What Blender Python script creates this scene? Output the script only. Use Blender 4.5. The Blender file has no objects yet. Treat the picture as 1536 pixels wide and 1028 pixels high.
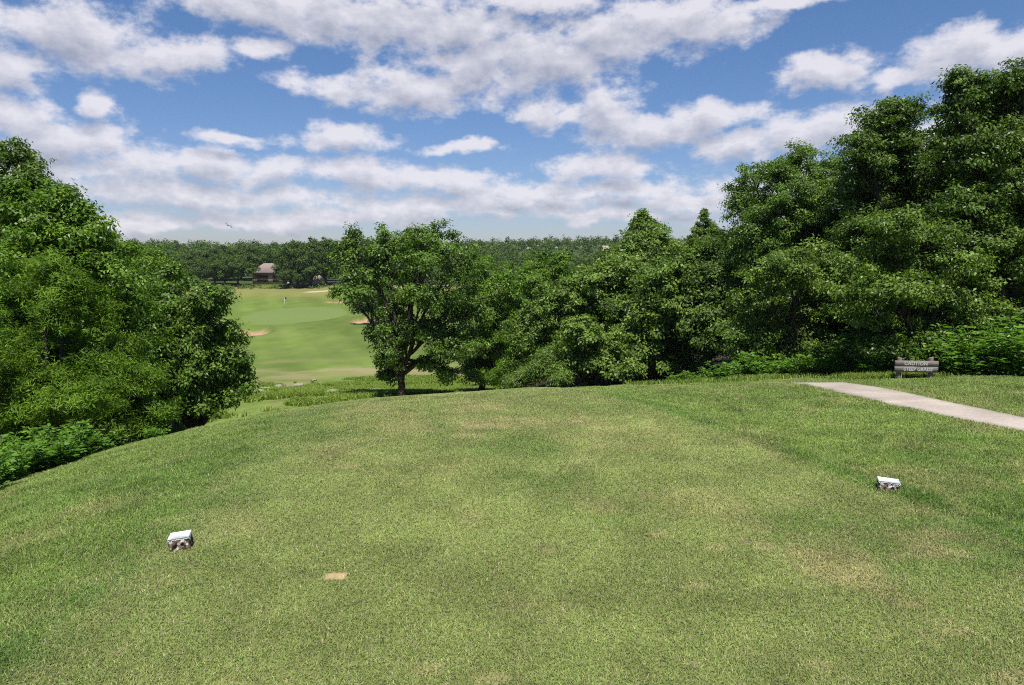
import bpy, math
import numpy as np
from mathutils import Vector

# ------------------------------------------------------------------ basics
scene = bpy.context.scene
COL = scene.collection
F = 1024.0                      # focal length in pixels of a 1536 px wide frame
PITCH = math.radians(7.0)
HAZE = 0.00010
CAMZ = 2.2
cp, sp_ = math.cos(PITCH), math.sin(PITCH)


def ray(u, v):
    """direction per metre forward (y) for a pixel of the 1536 x 1028 frame"""
    a = (514.0 - v) / F
    y = cp + sp_ * a
    return ((u - 768.0) / F / y, (-sp_ + cp * a) / y)


def P(u, v, Y):
    rx, rz = ray(u, v)
    return np.array([rx * Y, Y, CAMZ + rz * Y])


# ------------------------------------------------------------------ noise
def _hash(ix, iy, seed):
    n = (ix.astype(np.int64) * 374761393 + iy.astype(np.int64) * 668265263 + seed * 144665) & 0x7FFFFFFF
    n = ((n ^ (n >> 13)) * 1274126177) & 0x7FFFFFFF
    n = ((n ^ (n >> 16)) * 668265263) & 0x7FFFFFFF
    return ((n >> 7) & 0xFFFF) / 65535.0


def vnoise(x, y, seed=0):
    ix, iy = np.floor(x), np.floor(y)
    fx, fy = x - ix, y - iy
    fx = fx * fx * (3 - 2 * fx)
    fy = fy * fy * (3 - 2 * fy)
    a = _hash(ix, iy, seed); b = _hash(ix + 1, iy, seed)
    c = _hash(ix, iy + 1, seed); d = _hash(ix + 1, iy + 1, seed)
    return (a * (1 - fx) + b * fx) * (1 - fy) + (c * (1 - fx) + d * fx) * fy


def fbm(x, y, seed=0, oct=4, gain=0.5):
    s, amp, tot = 0.0, 1.0, 0.0
    ca, sa = math.cos(0.6), math.sin(0.6)
    for o in range(oct):
        s = s + amp * vnoise(x, y, seed + o * 17)
        tot += amp
        amp *= gain
        x, y = (ca * x - sa * y) * 2.03 + 11.3, (sa * x + ca * y) * 2.03 - 5.7
    return s / tot


def sstep(a, b, x):
    t = np.clip((x - a) / (b - a), 0, 1)
    return t * t * (3 - 2 * t)


# ------------------------------------------------------------------ terrain
_ty = np.array([-60, 34, 42, 50, 57, 66, 88, 104, 120, 132, 140, 150, 178, 190, 230, 300, 400, 470, 560, 700, 1200])
_tz = np.array([-4.5, -4.55, -6.1, -7.24, -7.87, -8.3, -9.1, -9.1, -8.55, -8.0, -7.75, -7.2, -5.3, -4.9, -3.6, 0.0, 5.0, 7.0, 6.0, 5.0, 4.0])
_gy = np.arange(-60, 1201, 1.0)
_gz = np.interp(_gy, _ty, _tz)
_k = np.exp(-0.5 * (np.arange(-9, 10) / 3.0) ** 2); _k /= _k.sum()
_gz = np.convolve(np.pad(_gz, 9, mode='edge'), _k, mode='valid')

BUNK = []   # (cx, cy, rx, ry, depth)  filled below


def H0(x, y):
    x = np.asarray(x, float); y = np.asarray(y, float)
    y0 = 7.0 + 1.5 * np.tanh(x / 4)
    hill = -0.011 * np.clip(y - y0, 0, None) ** 2 - 0.030 * np.clip(-2.0 - x, 0, None) ** 2
    # shallow swale along the right edge of the tee, and the gentle bank beyond it
    hill = hill - 0.10 * sstep(3.4, 4.6, x + 0.13 * np.clip(y - 5, 0, None) * 2.2) * (1 - sstep(6.5, 9.5, x)) * sstep(-4, 2, y)
    hill = np.maximum(hill, -40)
    V = np.interp(y, _gy, _gz)
    VR = -1.5 - 0.085 * (y - 16)
    w = sstep(-1, 7, x) * (1 - sstep(60, 110, y))
    V = V * (1 - w) + VR * w
    # wooded ridge behind: slow rise and fall across the view
    far = sstep(230, 420, y)
    V = V + far * (9.0 * (vnoise(x / 170 + 3.1, y / 300 + 9.2, 5) - 0.5) + 2.5 * sstep(-20, 120, x) - 1.0)
    k = 0.5
    z = k * np.logaddexp(hill / k, V / k)
    # small undulations
    z = z + 0.035 * (fbm(x / 2.3, y / 2.3, 21, 3) - 0.5) * 2 * 0.6
    z = z + 1.1 * (fbm(x / 20, y / 20, 23, 2) - 0.5) * sstep(50, 75, y)
    return z


def H(x, y):
    z = H0(x, y)
    for (cx, cy, rx, ry, dep) in BUNK:
        q = np.sqrt(((x - cx) / rx) ** 2 + ((y - cy) / ry) ** 2)
        z = z - dep * (1 - sstep(0.75, 1.05, q)) + 0.35 * dep * np.exp(-((q - 1.15) / 0.14) ** 2) * sstep(-0.3, 0.6, (y - cy) / ry)
    return z


def G(u, v):
    """first point of the ground seen at a pixel"""
    rx, rz = ray(u, v)
    Y = np.concatenate([np.arange(2, 40, 0.02), np.arange(40, 600, 0.25)])
    d = CAMZ + rz * Y - H0(rx * Y, Y)
    i = np.argmax(d < 0) if (d < 0).any() else len(Y) - 1
    return rx * Y[i], Y[i]


b1 = G(362, 499); b2 = G(543, 481); b3 = G(497, 453); b4 = G(484, 437)
BUNK = [(b1[0], b1[1], 4.6, 5.6, 1.0), (b2[0] + 1.2, b2[1], 4.0, 4.4, 0.8), (b3[0] + 2, b3[1], 5.0, 2.6, 0.6)]
GREEN = G(446, 472)
print('GREEN', GREEN, 'bunkers', b1, b2, b3)

# soil patches on the tee: (x, y, rx, ry, rot, kind) kind 0 sand, 1 bare earth, 2 straw
SPOTS = []
for (u, v, ru, rv, kind) in [(503, 866, 17, 7, 0), (975, 631, 9, 3, 2), (1445, 832, 18, 7, 2), (1350, 836, 17, 4, 1),
                             (822, 827, 12, 5, 1), (975, 743, 10, 3, 1), (990, 803, 16, 6, 2), (1075, 822, 18, 7, 2), (1110, 812, 12, 4, 1),
                             (1145, 822, 20, 7, 2), (1365, 908, 22, 7, 1), (1415, 935, 28, 7, 2), (1440, 950, 24, 5, 2), (1225, 1000, 24, 9, 2),
                             (1220, 955, 12, 5, 2), (860, 878, 7, 4, 2), (735, 640, 30, 5, 2), (700, 655, 24, 4, 2), (865, 632, 10, 2, 2),
                             (640, 1010, 26, 10, 2), (1520, 1015, 30, 12, 2), (740, 1020, 30, 10, 2), (1040, 1000, 16, 6, 2), (895, 670, 8, 2, 2),
                             (400, 920, 20, 6, 2), (1160, 715, 14, 3, 2), (520, 700, 20, 4, 2), (1040, 880, 20, 6, 2)]:
    x, y = G(u, v)
    d = y
    SPOTS.append((x, y, ru * d / F, rv * d / F * d / 2.2 * 0.95, kind))

# left edge of the lawn, where the planting begins
LEFT_EDGE = [G(u, v) for (u, v) in ((-160, 770), (0, 712), (120, 690), (250, 652), (325, 626))]
LEX = np.array([p[0] for p in LEFT_EDGE]); LEY = np.array([p[1] for p in LEFT_EDGE])
print('left edge', LEFT_EDGE)


def left_edge_x(y):
    return np.interp(y, LEY, LEX, left=LEX[0] - 1.0, right=LEX[-1])


PATH_UP = [G(u, v) for (u, v) in ((1282, 577.5), (1345, 588), (1412, 603), (1475, 616), (1536, 629), (1640, 651))]
PATH_LO = [G(u, v) for (u, v) in ((1204, 578), (1262, 590.5), (1328, 606), (1432, 628), (1536, 648), (1700, 678))]
print('path', PATH_UP, PATH_LO)


def tee_mask(x, y):
    """1 on the close-mown tee, 0 in the longer grass round it"""
    n = 0.25 * (fbm(x / 1.1, y / 1.1, 31, 3) - 0.5)
    xc = 0.45
    hw = np.where(y < 4, 3.45, 3.45 * np.sqrt(np.clip(1 - ((y - 4) / 11.0) ** 2, 0, 1)))
    hw_r = np.where(y < 5.0, 3.5, np.interp(y, [5, 6.2, 7.5, 9.7, 12, 15, 18], [3.7, 3.2, 2.6, 1.8, 1.2, 0.8, 0.6]))
    hw_l = np.where(y < 5.0, 3.3, np.interp(y, [5, 8, 11, 14, 18], [3.3, 3.6, 4.2, 5.0, 6.0]))
    r = np.where(x > xc, (x - xc) - hw_r, (xc - x) - hw_l)
    return 1 - sstep(-0.12, 0.22, r + n)


def mixc(a, b, t):
    t = np.asarray(t)[..., None]
    return a * (1 - t) + b * t


def ground_color(x, y, fine=True):
    x = np.asarray(x, float); y = np.asarray(y, float)
    one = np.ones(x.shape + (3,))
    tee = tee_mask(x, y)
    rough = one * np.array([0.142, 0.194, 0.045])
    mown = one * np.array([0.180, 0.214, 0.064])
    c = mixc(rough, mown, tee)
    # lush darker swathe at the edges of the tee
    lush = one * np.array([0.080, 0.150, 0.026])
    band = np.exp(-((x + 2.95 + 0.25 * np.sin(y * 0.9)) / 0.42) ** 2) * (1 - sstep(5.5, 8, y)) * 0.85
    rx = 0.45 + np.interp(y, [4, 5, 6.2, 7.5, 9.7, 12, 15], [3.9, 3.75, 3.5, 2.95, 2.1, 1.5, 1.1])
    band = np.maximum(band, np.exp(-((x - rx) / 0.20) ** 2) * 0.75 * (1 - sstep(11, 14, y)) * sstep(2, 4, y))
    band = np.maximum(band, sstep(0.60, 0.75, fbm(x / 1.7 + 4, y / 1.7, 41, 3)) * 0.45)
    c = mixc(c, lush, np.clip(band, 0, 1))
    # dry, straw-coloured turf
    dry = one * np.array([0.270, 0.245, 0.105])
    dn = sstep(0.50, 0.72, fbm(x / 0.8, y / 1.0 + 7, 51, 4, 0.6))
    dband = 0.40 + 0.45 * np.exp(-((x - 0.3) / 1.8) ** 2) * sstep(7.5, 10, y) + 0.45 * sstep(0.5, 2.0, x) * (1 - sstep(4.5, 6.0, y))
    dband = dband + 0.5 * np.exp(-((x - rx + 0.45) / 0.30) ** 2) * sstep(3, 4, y) * (1 - sstep(7, 8.5, y))
    c = mixc(c, dry, np.clip(dn * dband, 0, 0.85))
    # patchy tint
    pt = fbm(x / 0.35, y / 0.35, 61, 3)
    c = c * (0.70 + 0.60 * pt)[..., None]
    pt2 = fbm(x / 3.0, y / 3.0, 67, 2)
    c = c * (0.88 + 0.24 * pt2)[..., None]
    # fairway and green in the valley
    val = sstep(42, 47, y)
    fw = one * np.array([0.112, 0.160, 0.032])
    st = fbm(x / 9 + y / 40, y / 30, 71, 3)
    fw = fw * (0.62 + 0.76 * st)[..., None]
    fw = fw * (0.82 + 0.36 * fbm(x / 1.6, y / 3.2, 78, 3))[..., None]
    mow = 0.5 + 0.5 * np.sin((x * 0.93 + y * 0.37) * 1.15)
    fw = fw * (0.94 + 0.12 * sstep(0.3, 0.7, mow))[..., None]
    dryf = one * np.array([0.215, 0.200, 0.085])
    fw = mixc(fw, dryf, sstep(0.45, 0.7, fbm(x / 6, y / 5, 73, 4)) * (0.85 * (1 - sstep(58, 76, y)) + 0.15))
    fw = mixc(fw, one * np.array([0.29, 0.245, 0.13]), np.exp(-((y - 61 + 7 * (fbm(x / 7, y / 7, 76, 3) - 0.5)) / 2.6) ** 2) * sstep(0.5, 0.66, fbm(x / 4, y / 2, 74, 3)) * 0.55)
    back = sstep(154, 166, y + 8 * (fbm(x / 12, y / 12, 77, 2) - 0.5))
    fw = mixc(fw, one * np.array([0.235, 0.205, 0.070]), back * 0.55)
    q = np.sqrt(((x - GREEN[0]) / 8.5) ** 2 + ((y - GREEN[1]) / 12.5) ** 2) + 0.10 * (fbm(x / 5, y / 5, 79, 2) - 0.5)
    fw = mixc(fw, one * np.array([0.105, 0.160, 0.028]), np.exp(-((q - 1.22) / 0.15) ** 2) * 0.7)
    fw = mixc(fw, one * np.array([0.138, 0.188, 0.054]), 1 - sstep(0.97, 1.03, q))
    wood = np.maximum(sstep(-3, 3, x + 0.05 * y - 0.5), 0) * (1 - sstep(0, 1, 0 * x))
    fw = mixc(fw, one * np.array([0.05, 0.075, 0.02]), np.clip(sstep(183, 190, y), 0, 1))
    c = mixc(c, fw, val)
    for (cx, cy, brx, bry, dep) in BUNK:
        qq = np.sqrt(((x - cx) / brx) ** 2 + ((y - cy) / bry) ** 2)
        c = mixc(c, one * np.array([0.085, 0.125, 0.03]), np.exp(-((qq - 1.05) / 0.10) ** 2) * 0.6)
        sand = one * np.array([0.36, 0.225, 0.145]) * (0.85 + 0.3 * fbm(x / 1.2, y / 1.2, 81, 3))[..., None]
        c = mixc(c, sand, 1 - sstep(0.82, 0.92, qq))
    # gravel track beyond the green
    tr = np.exp(-(((y - b4[1]) - 0.5 * (x - b4[0])) / 1.3) ** 2) * sstep(-5, -2, x - b4[0]) * (1 - sstep(40, 60, x - b4[0]))
    c = mixc(c, one * np.array([0.42, 0.36, 0.24]), np.clip(tr * 1.3, 0, 1))
    # bare earth and leaf litter under the trees
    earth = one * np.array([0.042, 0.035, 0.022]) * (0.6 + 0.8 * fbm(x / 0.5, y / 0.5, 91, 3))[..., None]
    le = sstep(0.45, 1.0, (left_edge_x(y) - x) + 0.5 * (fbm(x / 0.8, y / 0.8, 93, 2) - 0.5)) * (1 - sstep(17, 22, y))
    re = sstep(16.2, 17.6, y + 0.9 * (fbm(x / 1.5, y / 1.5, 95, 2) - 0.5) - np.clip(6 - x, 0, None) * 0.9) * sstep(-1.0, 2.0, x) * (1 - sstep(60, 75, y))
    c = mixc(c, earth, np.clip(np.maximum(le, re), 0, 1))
    # worn spots
    for (sx, sy, srx, sry, kind) in SPOTS:
        qq = np.sqrt(((x - sx) / srx) ** 4 + ((y - sy) / sry) ** 4) ** 0.5 + (0.25 if kind == 0 else 0.7) * (fbm(x / 0.09, y / 0.09, 97, 2) - 0.5)
        m = 1 - sstep(0.8, 1.15, qq)
        cc = np.array([[0.37, 0.28, 0.14], [0.17, 0.125, 0.07], [0.33, 0.28, 0.14]][kind])
        c = mixc(c, one * cc, m * (0.97 if kind == 0 else 0.65 if kind == 1 else 0.45))
    return np.clip(c, 0.003, 1)


# ------------------------------------------------------------------ mesh helpers
def mesh_from(name, verts, faces_flat, nv, mat, attrs=None, smooth=False):
    """verts (N,3); faces_flat list of (index array (M,k)) arrays"""
    me = bpy.data.meshes.new(name)
    verts = np.asarray(verts, np.float32)
    me.vertices.add(len(verts))
    me.vertices.foreach_set('co', verts.ravel())
    loops = np.concatenate([f.ravel() for f in faces_flat]).astype(np.int32)
    tot = np.concatenate([np.full(len(f), f.shape[1], np.int32) for f in faces_flat])
    start = np.concatenate([[0], np.cumsum(tot)[:-1]]).astype(np.int32)
    me.loops.add(len(loops)); me.loops.foreach_set('vertex_index', loops)
    me.polygons.add(len(tot)); me.polygons.foreach_set('loop_start', start)
    me.polygons.foreach_set('loop_total', tot)
    if smooth:
        me.polygons.foreach_set('use_smooth', np.ones(len(tot), bool))
    if attrs:
        for an, (typ, arr) in attrs.items():
            a = me.attributes.new(an, typ, 'POINT')
            if typ == 'FLOAT':
                a.data.foreach_set('value', np.asarray(arr, np.float32).ravel())
            else:
                arr = np.concatenate([arr, np.ones((len(arr), 1))], 1)
                a.data.foreach_set('color', np.asarray(arr, np.float32).ravel())
    me.update(calc_edges=True)
    if mat:
        me.materials.append(mat)
    return me


def link(name, data, parent=None, loc=None, label=None, cat=None, group=None, kind=None):
    o = bpy.data.objects.new(name, data)
    COL.objects.link(o)
    if parent: o.parent = parent
    if loc is not None: o.location = loc
    if label: o['label'] = label
    if cat: o['category'] = cat
    if group: o['group'] = group
    if kind: o['kind'] = kind
    return o


class MB:
    """collects verts/faces of several shapes into one mesh"""
    def __init__(self):
        self.v = []; self.f = {}; self.n = 0

    def add(self, verts, faces):
        verts = np.asarray(verts, float)
        for f in faces:
            self.f.setdefault(len(f), []).append([i + self.n for i in f])
        self.v.append(verts); self.n += len(verts)

    def box(self, c, s, R=None):
        c = np.array(c); h = np.array(s) / 2
        v = np.array([[x, y, z] for x in (-1, 1) for y in (-1, 1) for z in (-1, 1)]) * h
        if R is not None: v = v @ np.array(R).T
        self.add(v + c, [(0, 1, 3, 2), (4, 6, 7, 5), (0, 4, 5, 1), (2, 3, 7, 6), (0, 2, 6, 4), (1, 5, 7, 3)])

    def tube(self, pts, rad, sides=6, cap=True):
        pts = np.asarray(pts, float); n = len(pts)
        t = np.gradient(pts, axis=0)
        t /= np.linalg.norm(t, axis=1)[:, None] + 1e-9
        ref = np.array([0.31, 0.95, 0.05]) if abs(t[0][2]) > 0.7 else np.array([0, 0, 1.0])
        a = np.cross(t, ref); a /= np.linalg.norm(a, axis=1)[:, None] + 1e-9
        b = np.cross(t, a)
        ang = np.linspace(0, 2 * math.pi, sides, endpoint=False)
        ring = np.cos(ang)[None, :, None] * a[:, None, :] + np.sin(ang)[None, :, None] * b[:, None, :]
        v = pts[:, None, :] + ring * np.asarray(rad)[:, None, None]
        f = []
        for i in range(n - 1):
            for j in range(sides):
                k = (j + 1) % sides
                f.append((i * sides + j, i * sides + k, (i + 1) * sides + k, (i + 1) * sides + j))
        if cap:
            f.append(tuple(range(sides - 1, -1, -1)))
            f.append(tuple((n - 1) * sides + j for j in range(sides)))
        self.add(v.reshape(-1, 3), f)

    def mesh(self, name, mat, smooth=False):
        return mesh_from(name, np.concatenate(self.v), [np.array(x) for x in self.f.values()], 0, mat, smooth=smooth)


# ------------------------------------------------------------------ materials
def new_mat(name):
    m = bpy.data.materials.new(name); m.use_nodes = True
    nt = m.node_tree; nt.nodes.clear()
    return m, nt, nt.nodes, nt.links


def principled(nt, rough=0.7, spec=0.3):
    p = nt.nodes.new('ShaderNodeBsdfPrincipled')
    p.inputs['Roughness'].default_value = rough
    p.inputs['Specular IOR Level'].default_value = spec
    return p


def out(nt, sh):
    o = nt.nodes.new('ShaderNodeOutputMaterial')
    nt.links.new(sh, o.inputs['Surface'])


def mat_noise(name, c1, c2, scale=8, rough=0.8, spec=0.2, bump=0.0, detail=6, coords='Object', stretch=(1, 1, 1)):
    m, nt, N, L = new_mat(name)
    tc = N.new('ShaderNodeTexCoord'); mp = N.new('ShaderNodeMapping'); mp.inputs['Scale'].default_value = stretch
    L.new(tc.outputs[coords], mp.inputs['Vector'])
    no = N.new('ShaderNodeTexNoise'); no.inputs['Scale'].default_value = scale; no.inputs['Detail'].default_value = detail
    no.inputs['Roughness'].default_value = 0.65
    L.new(mp.outputs['Vector'], no.inputs['Vector'])
    r = N.new('ShaderNodeValToRGB')
    r.color_ramp.elements[0].position = 0.32; r.color_ramp.elements[0].color = (*c1, 1)
    r.color_ramp.elements[1].position = 0.68; r.color_ramp.elements[1].color = (*c2, 1)
    L.new(no.outputs['Fac'], r.inputs['Fac'])
    p = principled(nt, rough, spec); L.new(r.outputs['Color'], p.inputs['Base Color'])
    if bump:
        b = N.new('ShaderNodeBump'); b.inputs['Strength'].default_value = bump; b.inputs['Distance'].default_value = 0.02
        L.new(no.outputs['Fac'], b.inputs['Height']); L.new(b.outputs['Normal'], p.inputs['Normal'])
    out(nt, p.outputs['BSDF'])
    return m


def mat_leaf(name, dark, light, trans=0.25, rough=0.44, spec=0.28):
    m, nt, N, L = new_mat(name)
    at = N.new('ShaderNodeAttribute'); at.attribute_name = 'tint'
    r = N.new('ShaderNodeValToRGB')
    r.color_ramp.elements[0].position = 0.0; r.color_ramp.elements[0].color = (*dark, 1)
    r.color_ramp.elements[1].position = 1.0; r.color_ramp.elements[1].color = (*light, 1)
    L.new(at.outputs['Fac'], r.inputs['Fac'])
    p = principled(nt, rough, spec); L.new(r.outputs['Color'], p.inputs['Base Color'])
    t = N.new('ShaderNodeBsdfTranslucent')
    g = N.new('ShaderNodeMix'); g.data_type = 'RGBA'; g.blend_type = 'MULTIPLY'; g.inputs[0].default_value = 1.0
    L.new(r.outputs['Color'], g.inputs[6]); g.inputs[7].default_value = (1.6, 1.7, 0.7, 1)
    L.new(g.outputs[2], t.inputs['Color'])
    mx = N.new('ShaderNodeMixShader'); mx.inputs[0].default_value = trans
    L.new(p.outputs['BSDF'], mx.inputs[1]); L.new(t.outputs['BSDF'], mx.inputs[2])
    out(nt, mx.outputs['Shader'])
    return m


def mat_attr_color(name, rough=0.8, spec=0.15, trans=0.0, noise=None):
    m, nt, N, L = new_mat(name)
    at = N.new('ShaderNodeAttribute'); at.attribute_name = 'tone'
    colr = at.outputs['Color']
    p = principled(nt, rough, spec)
    if noise:
        tc = N.new('ShaderNodeTexCoord')
        no = N.new('ShaderNodeTexNoise'); no.inputs['Scale'].default_value = noise; no.inputs['Detail'].default_value = 8
        no.inputs['Roughness'].default_value = 0.75
        L.new(tc.outputs['Object'], no.inputs['Vector'])
        mr = N.new('ShaderNodeMapRange'); mr.inputs[1].default_value = 0.3; mr.inputs[2].default_value = 0.7
        mr.inputs[3].default_value = 0.75; mr.inputs[4].default_value = 1.30
        L.new(no.outputs['Fac'], mr.inputs[0])
        mm = N.new('ShaderNodeMix'); mm.data_type = 'RGBA'; mm.blend_type = 'MULTIPLY'; mm.inputs[0].default_value = 1.0
        L.new(colr, mm.inputs[6]); L.new(mr.outputs[0], mm.inputs[7])
        colr = mm.outputs[2]
        b = N.new('ShaderNodeBump'); b.inputs['Strength'].default_value = 0.5; b.inputs['Distance'].default_value = 0.03
        L.new(no.outputs['Fac'], b.inputs['Height']); L.new(b.outputs['Normal'], p.inputs['Normal'])
    L.new(colr, p.inputs['Base Color'])
    sh = p.outputs['BSDF']
    if trans:
        t = N.new('ShaderNodeBsdfTranslucent'); L.new(colr, t.inputs['Color'])
        mx = N.new('ShaderNodeMixShader'); mx.inputs[0].default_value = trans
        L.new(sh, mx.inputs[1]); L.new(t.outputs['BSDF'], mx.inputs[2]); sh = mx.outputs['Shader']
    out(nt, sh)
    return m


M_ground = mat_attr_color('ground_turf', 0.9, 0.1, noise=14.0)
M_blade = mat_attr_color('grass_blade', 0.55, 0.25, trans=0.25)
M_bark = mat_noise('bark', (0.018, 0.014, 0.011), (0.075, 0.060, 0.048), 9, 0.9, 0.1, 0.8, stretch=(1, 1, 0.25))
M_bark_pale = mat_noise('bark_grey', (0.05, 0.042, 0.036), (0.16, 0.14, 0.12), 9, 0.9, 0.1, 0.8, stretch=(1, 1, 0.25))

LEAF = {
    'live_oak': mat_leaf('leaf_live_oak', (0.020, 0.046, 0.007), (0.150, 0.242, 0.040), 0.28),
    'elm': mat_leaf('leaf_elm', (0.024, 0.072, 0.005), (0.180, 0.300, 0.028), 0.30),
    'juniper': mat_leaf('leaf_juniper', (0.024, 0.064, 0.005), (0.172, 0.285, 0.028), 0.28, 0.6, 0.1),
    'pecan': mat_leaf('leaf_pecan', (0.020, 0.054, 0.006), (0.168, 0.275, 0.042), 0.28),
    'vine': mat_leaf('leaf_vine', (0.024, 0.058, 0.006), (0.205, 0.312, 0.054), 0.28),
    'olive': mat_leaf('leaf_olive', (0.030, 0.056, 0.010), (0.170, 0.225, 0.050), 0.26),
    'elder': mat_leaf('leaf_elder', (0.018, 0.074, 0.006), (0.150, 0.285, 0.038), 0.28, 0.42, 0.25),
    'far': mat_leaf('leaf_far', (0.022, 0.050, 0.010), (0.108, 0.168, 0.036), 0.20, 0.7, 0.08),
}


# ------------------------------------------------------------------ foliage
def unit(v):
    return v / (np.linalg.norm(v, axis=-1, keepdims=True) + 1e-9)


def rand_dirs(rng, n):
    return unit(rng.normal(size=(n, 3)))


def leaf_arrays(p, n, t, L, W, fold=0.18):
    """diamond leaves, each a quad slightly folded along its midrib"""
    b = unit(np.cross(n, t))
    L = L[:, None]; W = W[:, None]
    v = np.stack([p, p + t * L * 0.45 + b * W * 0.5 + n * W * fold, p + t * L, p + t * L * 0.45 - b * W * 0.5 + n * W * fold], 1)
    return v.reshape(-1, 3)


def quads(nq):
    return [np.arange(nq * 4, dtype=np.int32).reshape(-1, 4)]


def crown_clumps(lobes, rng, cr, cover, inner=0.16, low=-0.55, bough=0.40, dens=1.0):
    """boughs spread over ellipsoid lobes, leaf clumps over the upper and outer side of each bough"""
    BC, BR, BD = [], [], []
    for i, (c, r) in enumerate(lobes):
        rm = (r[0] * r[1] * r[2]) ** (1 / 3)
        n = int(dens * np.clip(17 * (rm / 0.9) ** 0.7, 10 if rm > 0.45 else 3, 30))
        d = rand_dirs(rng, n * 3)
        d = d[(d[:, 2] > -0.75)][:n]
        br = bough * r * (0.65 + 0.6 * rng.random(len(d)))[:, None]
        br[:, 2] *= 0.92
        rad_ = 0.62 + 0.30 * rng.random(len(d))
        inn_ = rng.random(len(d)) < 0.22
        rad_[inn_] = 0.15 + 0.35 * rng.random(inn_.sum())
        p = c + d * r * rad_[:, None]
        ok = np.ones(len(d), bool)
        for j, (c2, r2) in enumerate(lobes):
            if j != i:
                q = np.linalg.norm((p - c2) / r2, axis=1)
                ok &= (q > 0.55) | (rng.random(len(d)) < 0.2)
        BC.append(p[ok]); BR.append(br[ok]); BD.append(d[ok])
    BC = np.concatenate(BC); BR = np.concatenate(BR); BD = np.concatenate(BD)
    C, D = [], []
    for c, r, bd in zip(BC, BR, BD):
        a = 4 * math.pi * (r[0] * r[0] + 2 * r[0] * r[2]) / 3
        n = max(4, int(cover * a * 0.62 / (math.pi * cr * cr)))
        d = rand_dirs(rng, n)
        f = d @ unit(bd * 0.7 + np.array([0, 0, 0.75]))
        keep = (f > low) | (rng.random(n) < 0.12)
        d = d[keep]
        rr = 0.70 + 0.42 * rng.random(len(d))
        ins = rng.random(len(d)) < inner
        rr[ins] *= 0.55
        ax = unit(bd * np.array([1, 1, 0.7]) + np.array([0, 0, 0.2]) + 0.5 * rng.normal(size=3))
        st = rng.uniform(1.2, 2.1)
        o = d * r * rr[:, None] / st ** 0.35
        o = o + (o @ ax)[:, None] * ax * (st - 1)
        stray = rng.random(len(d)) < 0.07
        o[stray] *= 1.25
        C.append(c + o); D.append(unit(unit(d / r) * 0.75 + bd * 0.35))
    return np.concatenate(C), np.concatenate(D)


def foliage(C, D, rng, cr, n_leaf, L, W, flat=0.65, elong=1.0, up=0.40, droop=0.25, jitter=0.68, ct=None):
    m = len(C)
    size = cr * (0.6 + 0.75 * rng.random(m))
    ctint = 0.05 + 0.9 * rng.random(m) if ct is None else np.clip(ct + 0.15 * rng.normal(size=m), 0, 1)
    k = np.repeat(np.arange(m), n_leaf)
    k = k[rng.random(len(k)) < 0.8 + 0.2 * (size[k] / cr / 1.35)]
    n = len(k)
    d = rand_dirs(rng, n)
    r = rng.random(n) ** 0.45
    off = d * r[:, None] * size[k][:, None]
    off[:, 2] *= flat
    if elong != 1.0:
        ax = unit(D[k] * np.array([1, 1, 0.45]) + np.array([0, 0, -droop * 0.6]))
        off = off + ax * (off * ax).sum(1, keepdims=True) * (elong - 1)
    p = C[k] + off
    nrm = unit(0.45 * D[k] + 0.5 * unit(off + 1e-6) + np.array([0, 0, up]) + jitter * rand_dirs(rng, n))
    tdir = unit(0.6 * D[k] + 0.8 * rand_dirs(rng, n) + np.array([0, 0, -droop]))
    t = unit(tdir - nrm * (tdir * nrm).sum(1, keepdims=True))
    LL = L * (0.65 + 0.7 * rng.random(n)); WW = W * (0.65 + 0.7 * rng.random(n))
    v = leaf_arrays(p, nrm, t, LL, WW)
    tint = np.clip(0.55 * ctint[k] + 0.5 * rng.random(n) + 0.0, 0, 1)
    tint = np.where(rng.random(n) < 0.015, 1.0, tint)
    return v, np.repeat(tint, 4)


def foliage_mesh(name, v, tint, mat):
    return mesh_from(name, v, quads(len(v) // 4), 4, mat, {'tint': ('FLOAT', tint)})


def limb(mb, a, b, r0, r1, rng, bend=0.12, n=6, sides=6):
    a = np.asarray(a, float); b = np.asarray(b, float)
    s = np.linspace(0, 1, n)[:, None]
    ln = np.linalg.norm(b - a)
    m1 = rng.normal(size=3) * bend * ln
    m1[2] = abs(m1[2]) * 0.6
    p = a * (1 - s) + b * s + m1 * (s * (1 - s) * 2)
    p[1:-1] += rng.normal(size=(n - 2, 3)) * 0.012 * ln
    mb.tube(p, np.linspace(r0, r1, n), sides)
    return p


def trunk_mesh(base, lobes, C, rng, r0, fork, mat, name='trunk', twigs=6, extra=None):
    mb = MB()
    base = np.asarray(base, float)
    cen = np.mean([c for c, r in lobes], axis=0)
    top = base + (cen - base) * fork
    top[:2] = base[:2] + (cen[:2] - base[:2]) * fork * 0.5
    n = 8
    s = np.linspace(0, 1, n)[:, None]
    p = base * (1 - s) + top * s
    p[1:-1, :2] += rng.normal(size=(n - 2, 2)) * 0.10 * r0
    rad = r0 * (1.0 - 0.35 * s[:, 0]); rad[0] *= 1.45; rad[1] *= 1.1
    p[0, 2] -= 0.25
    mb.tube(p, rad, 10)
    for (c, r) in lobes:
        ln = np.linalg.norm(c - top)
        q = limb(mb, p[rng.integers(n // 2, n)], c, r0 * 0.5, r0 * 0.14, rng, 0.10, 8, 7)
        near = np.argsort(np.linalg.norm(C - c, axis=1))[:60]
        for j in rng.choice(near, min(twigs, len(near)), replace=False):
            limb(mb, q[rng.integers(4, 8)], C[j], r0 * 0.13, r0 * 0.035, rng, 0.12, 5, 4)
    if extra:
        for (a, b, ra, rb) in extra:
            limb(mb, a, b, ra, rb, rng, 0.08, 7, 7)
    return mb.mesh(name, mat, smooth=True)


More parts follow.
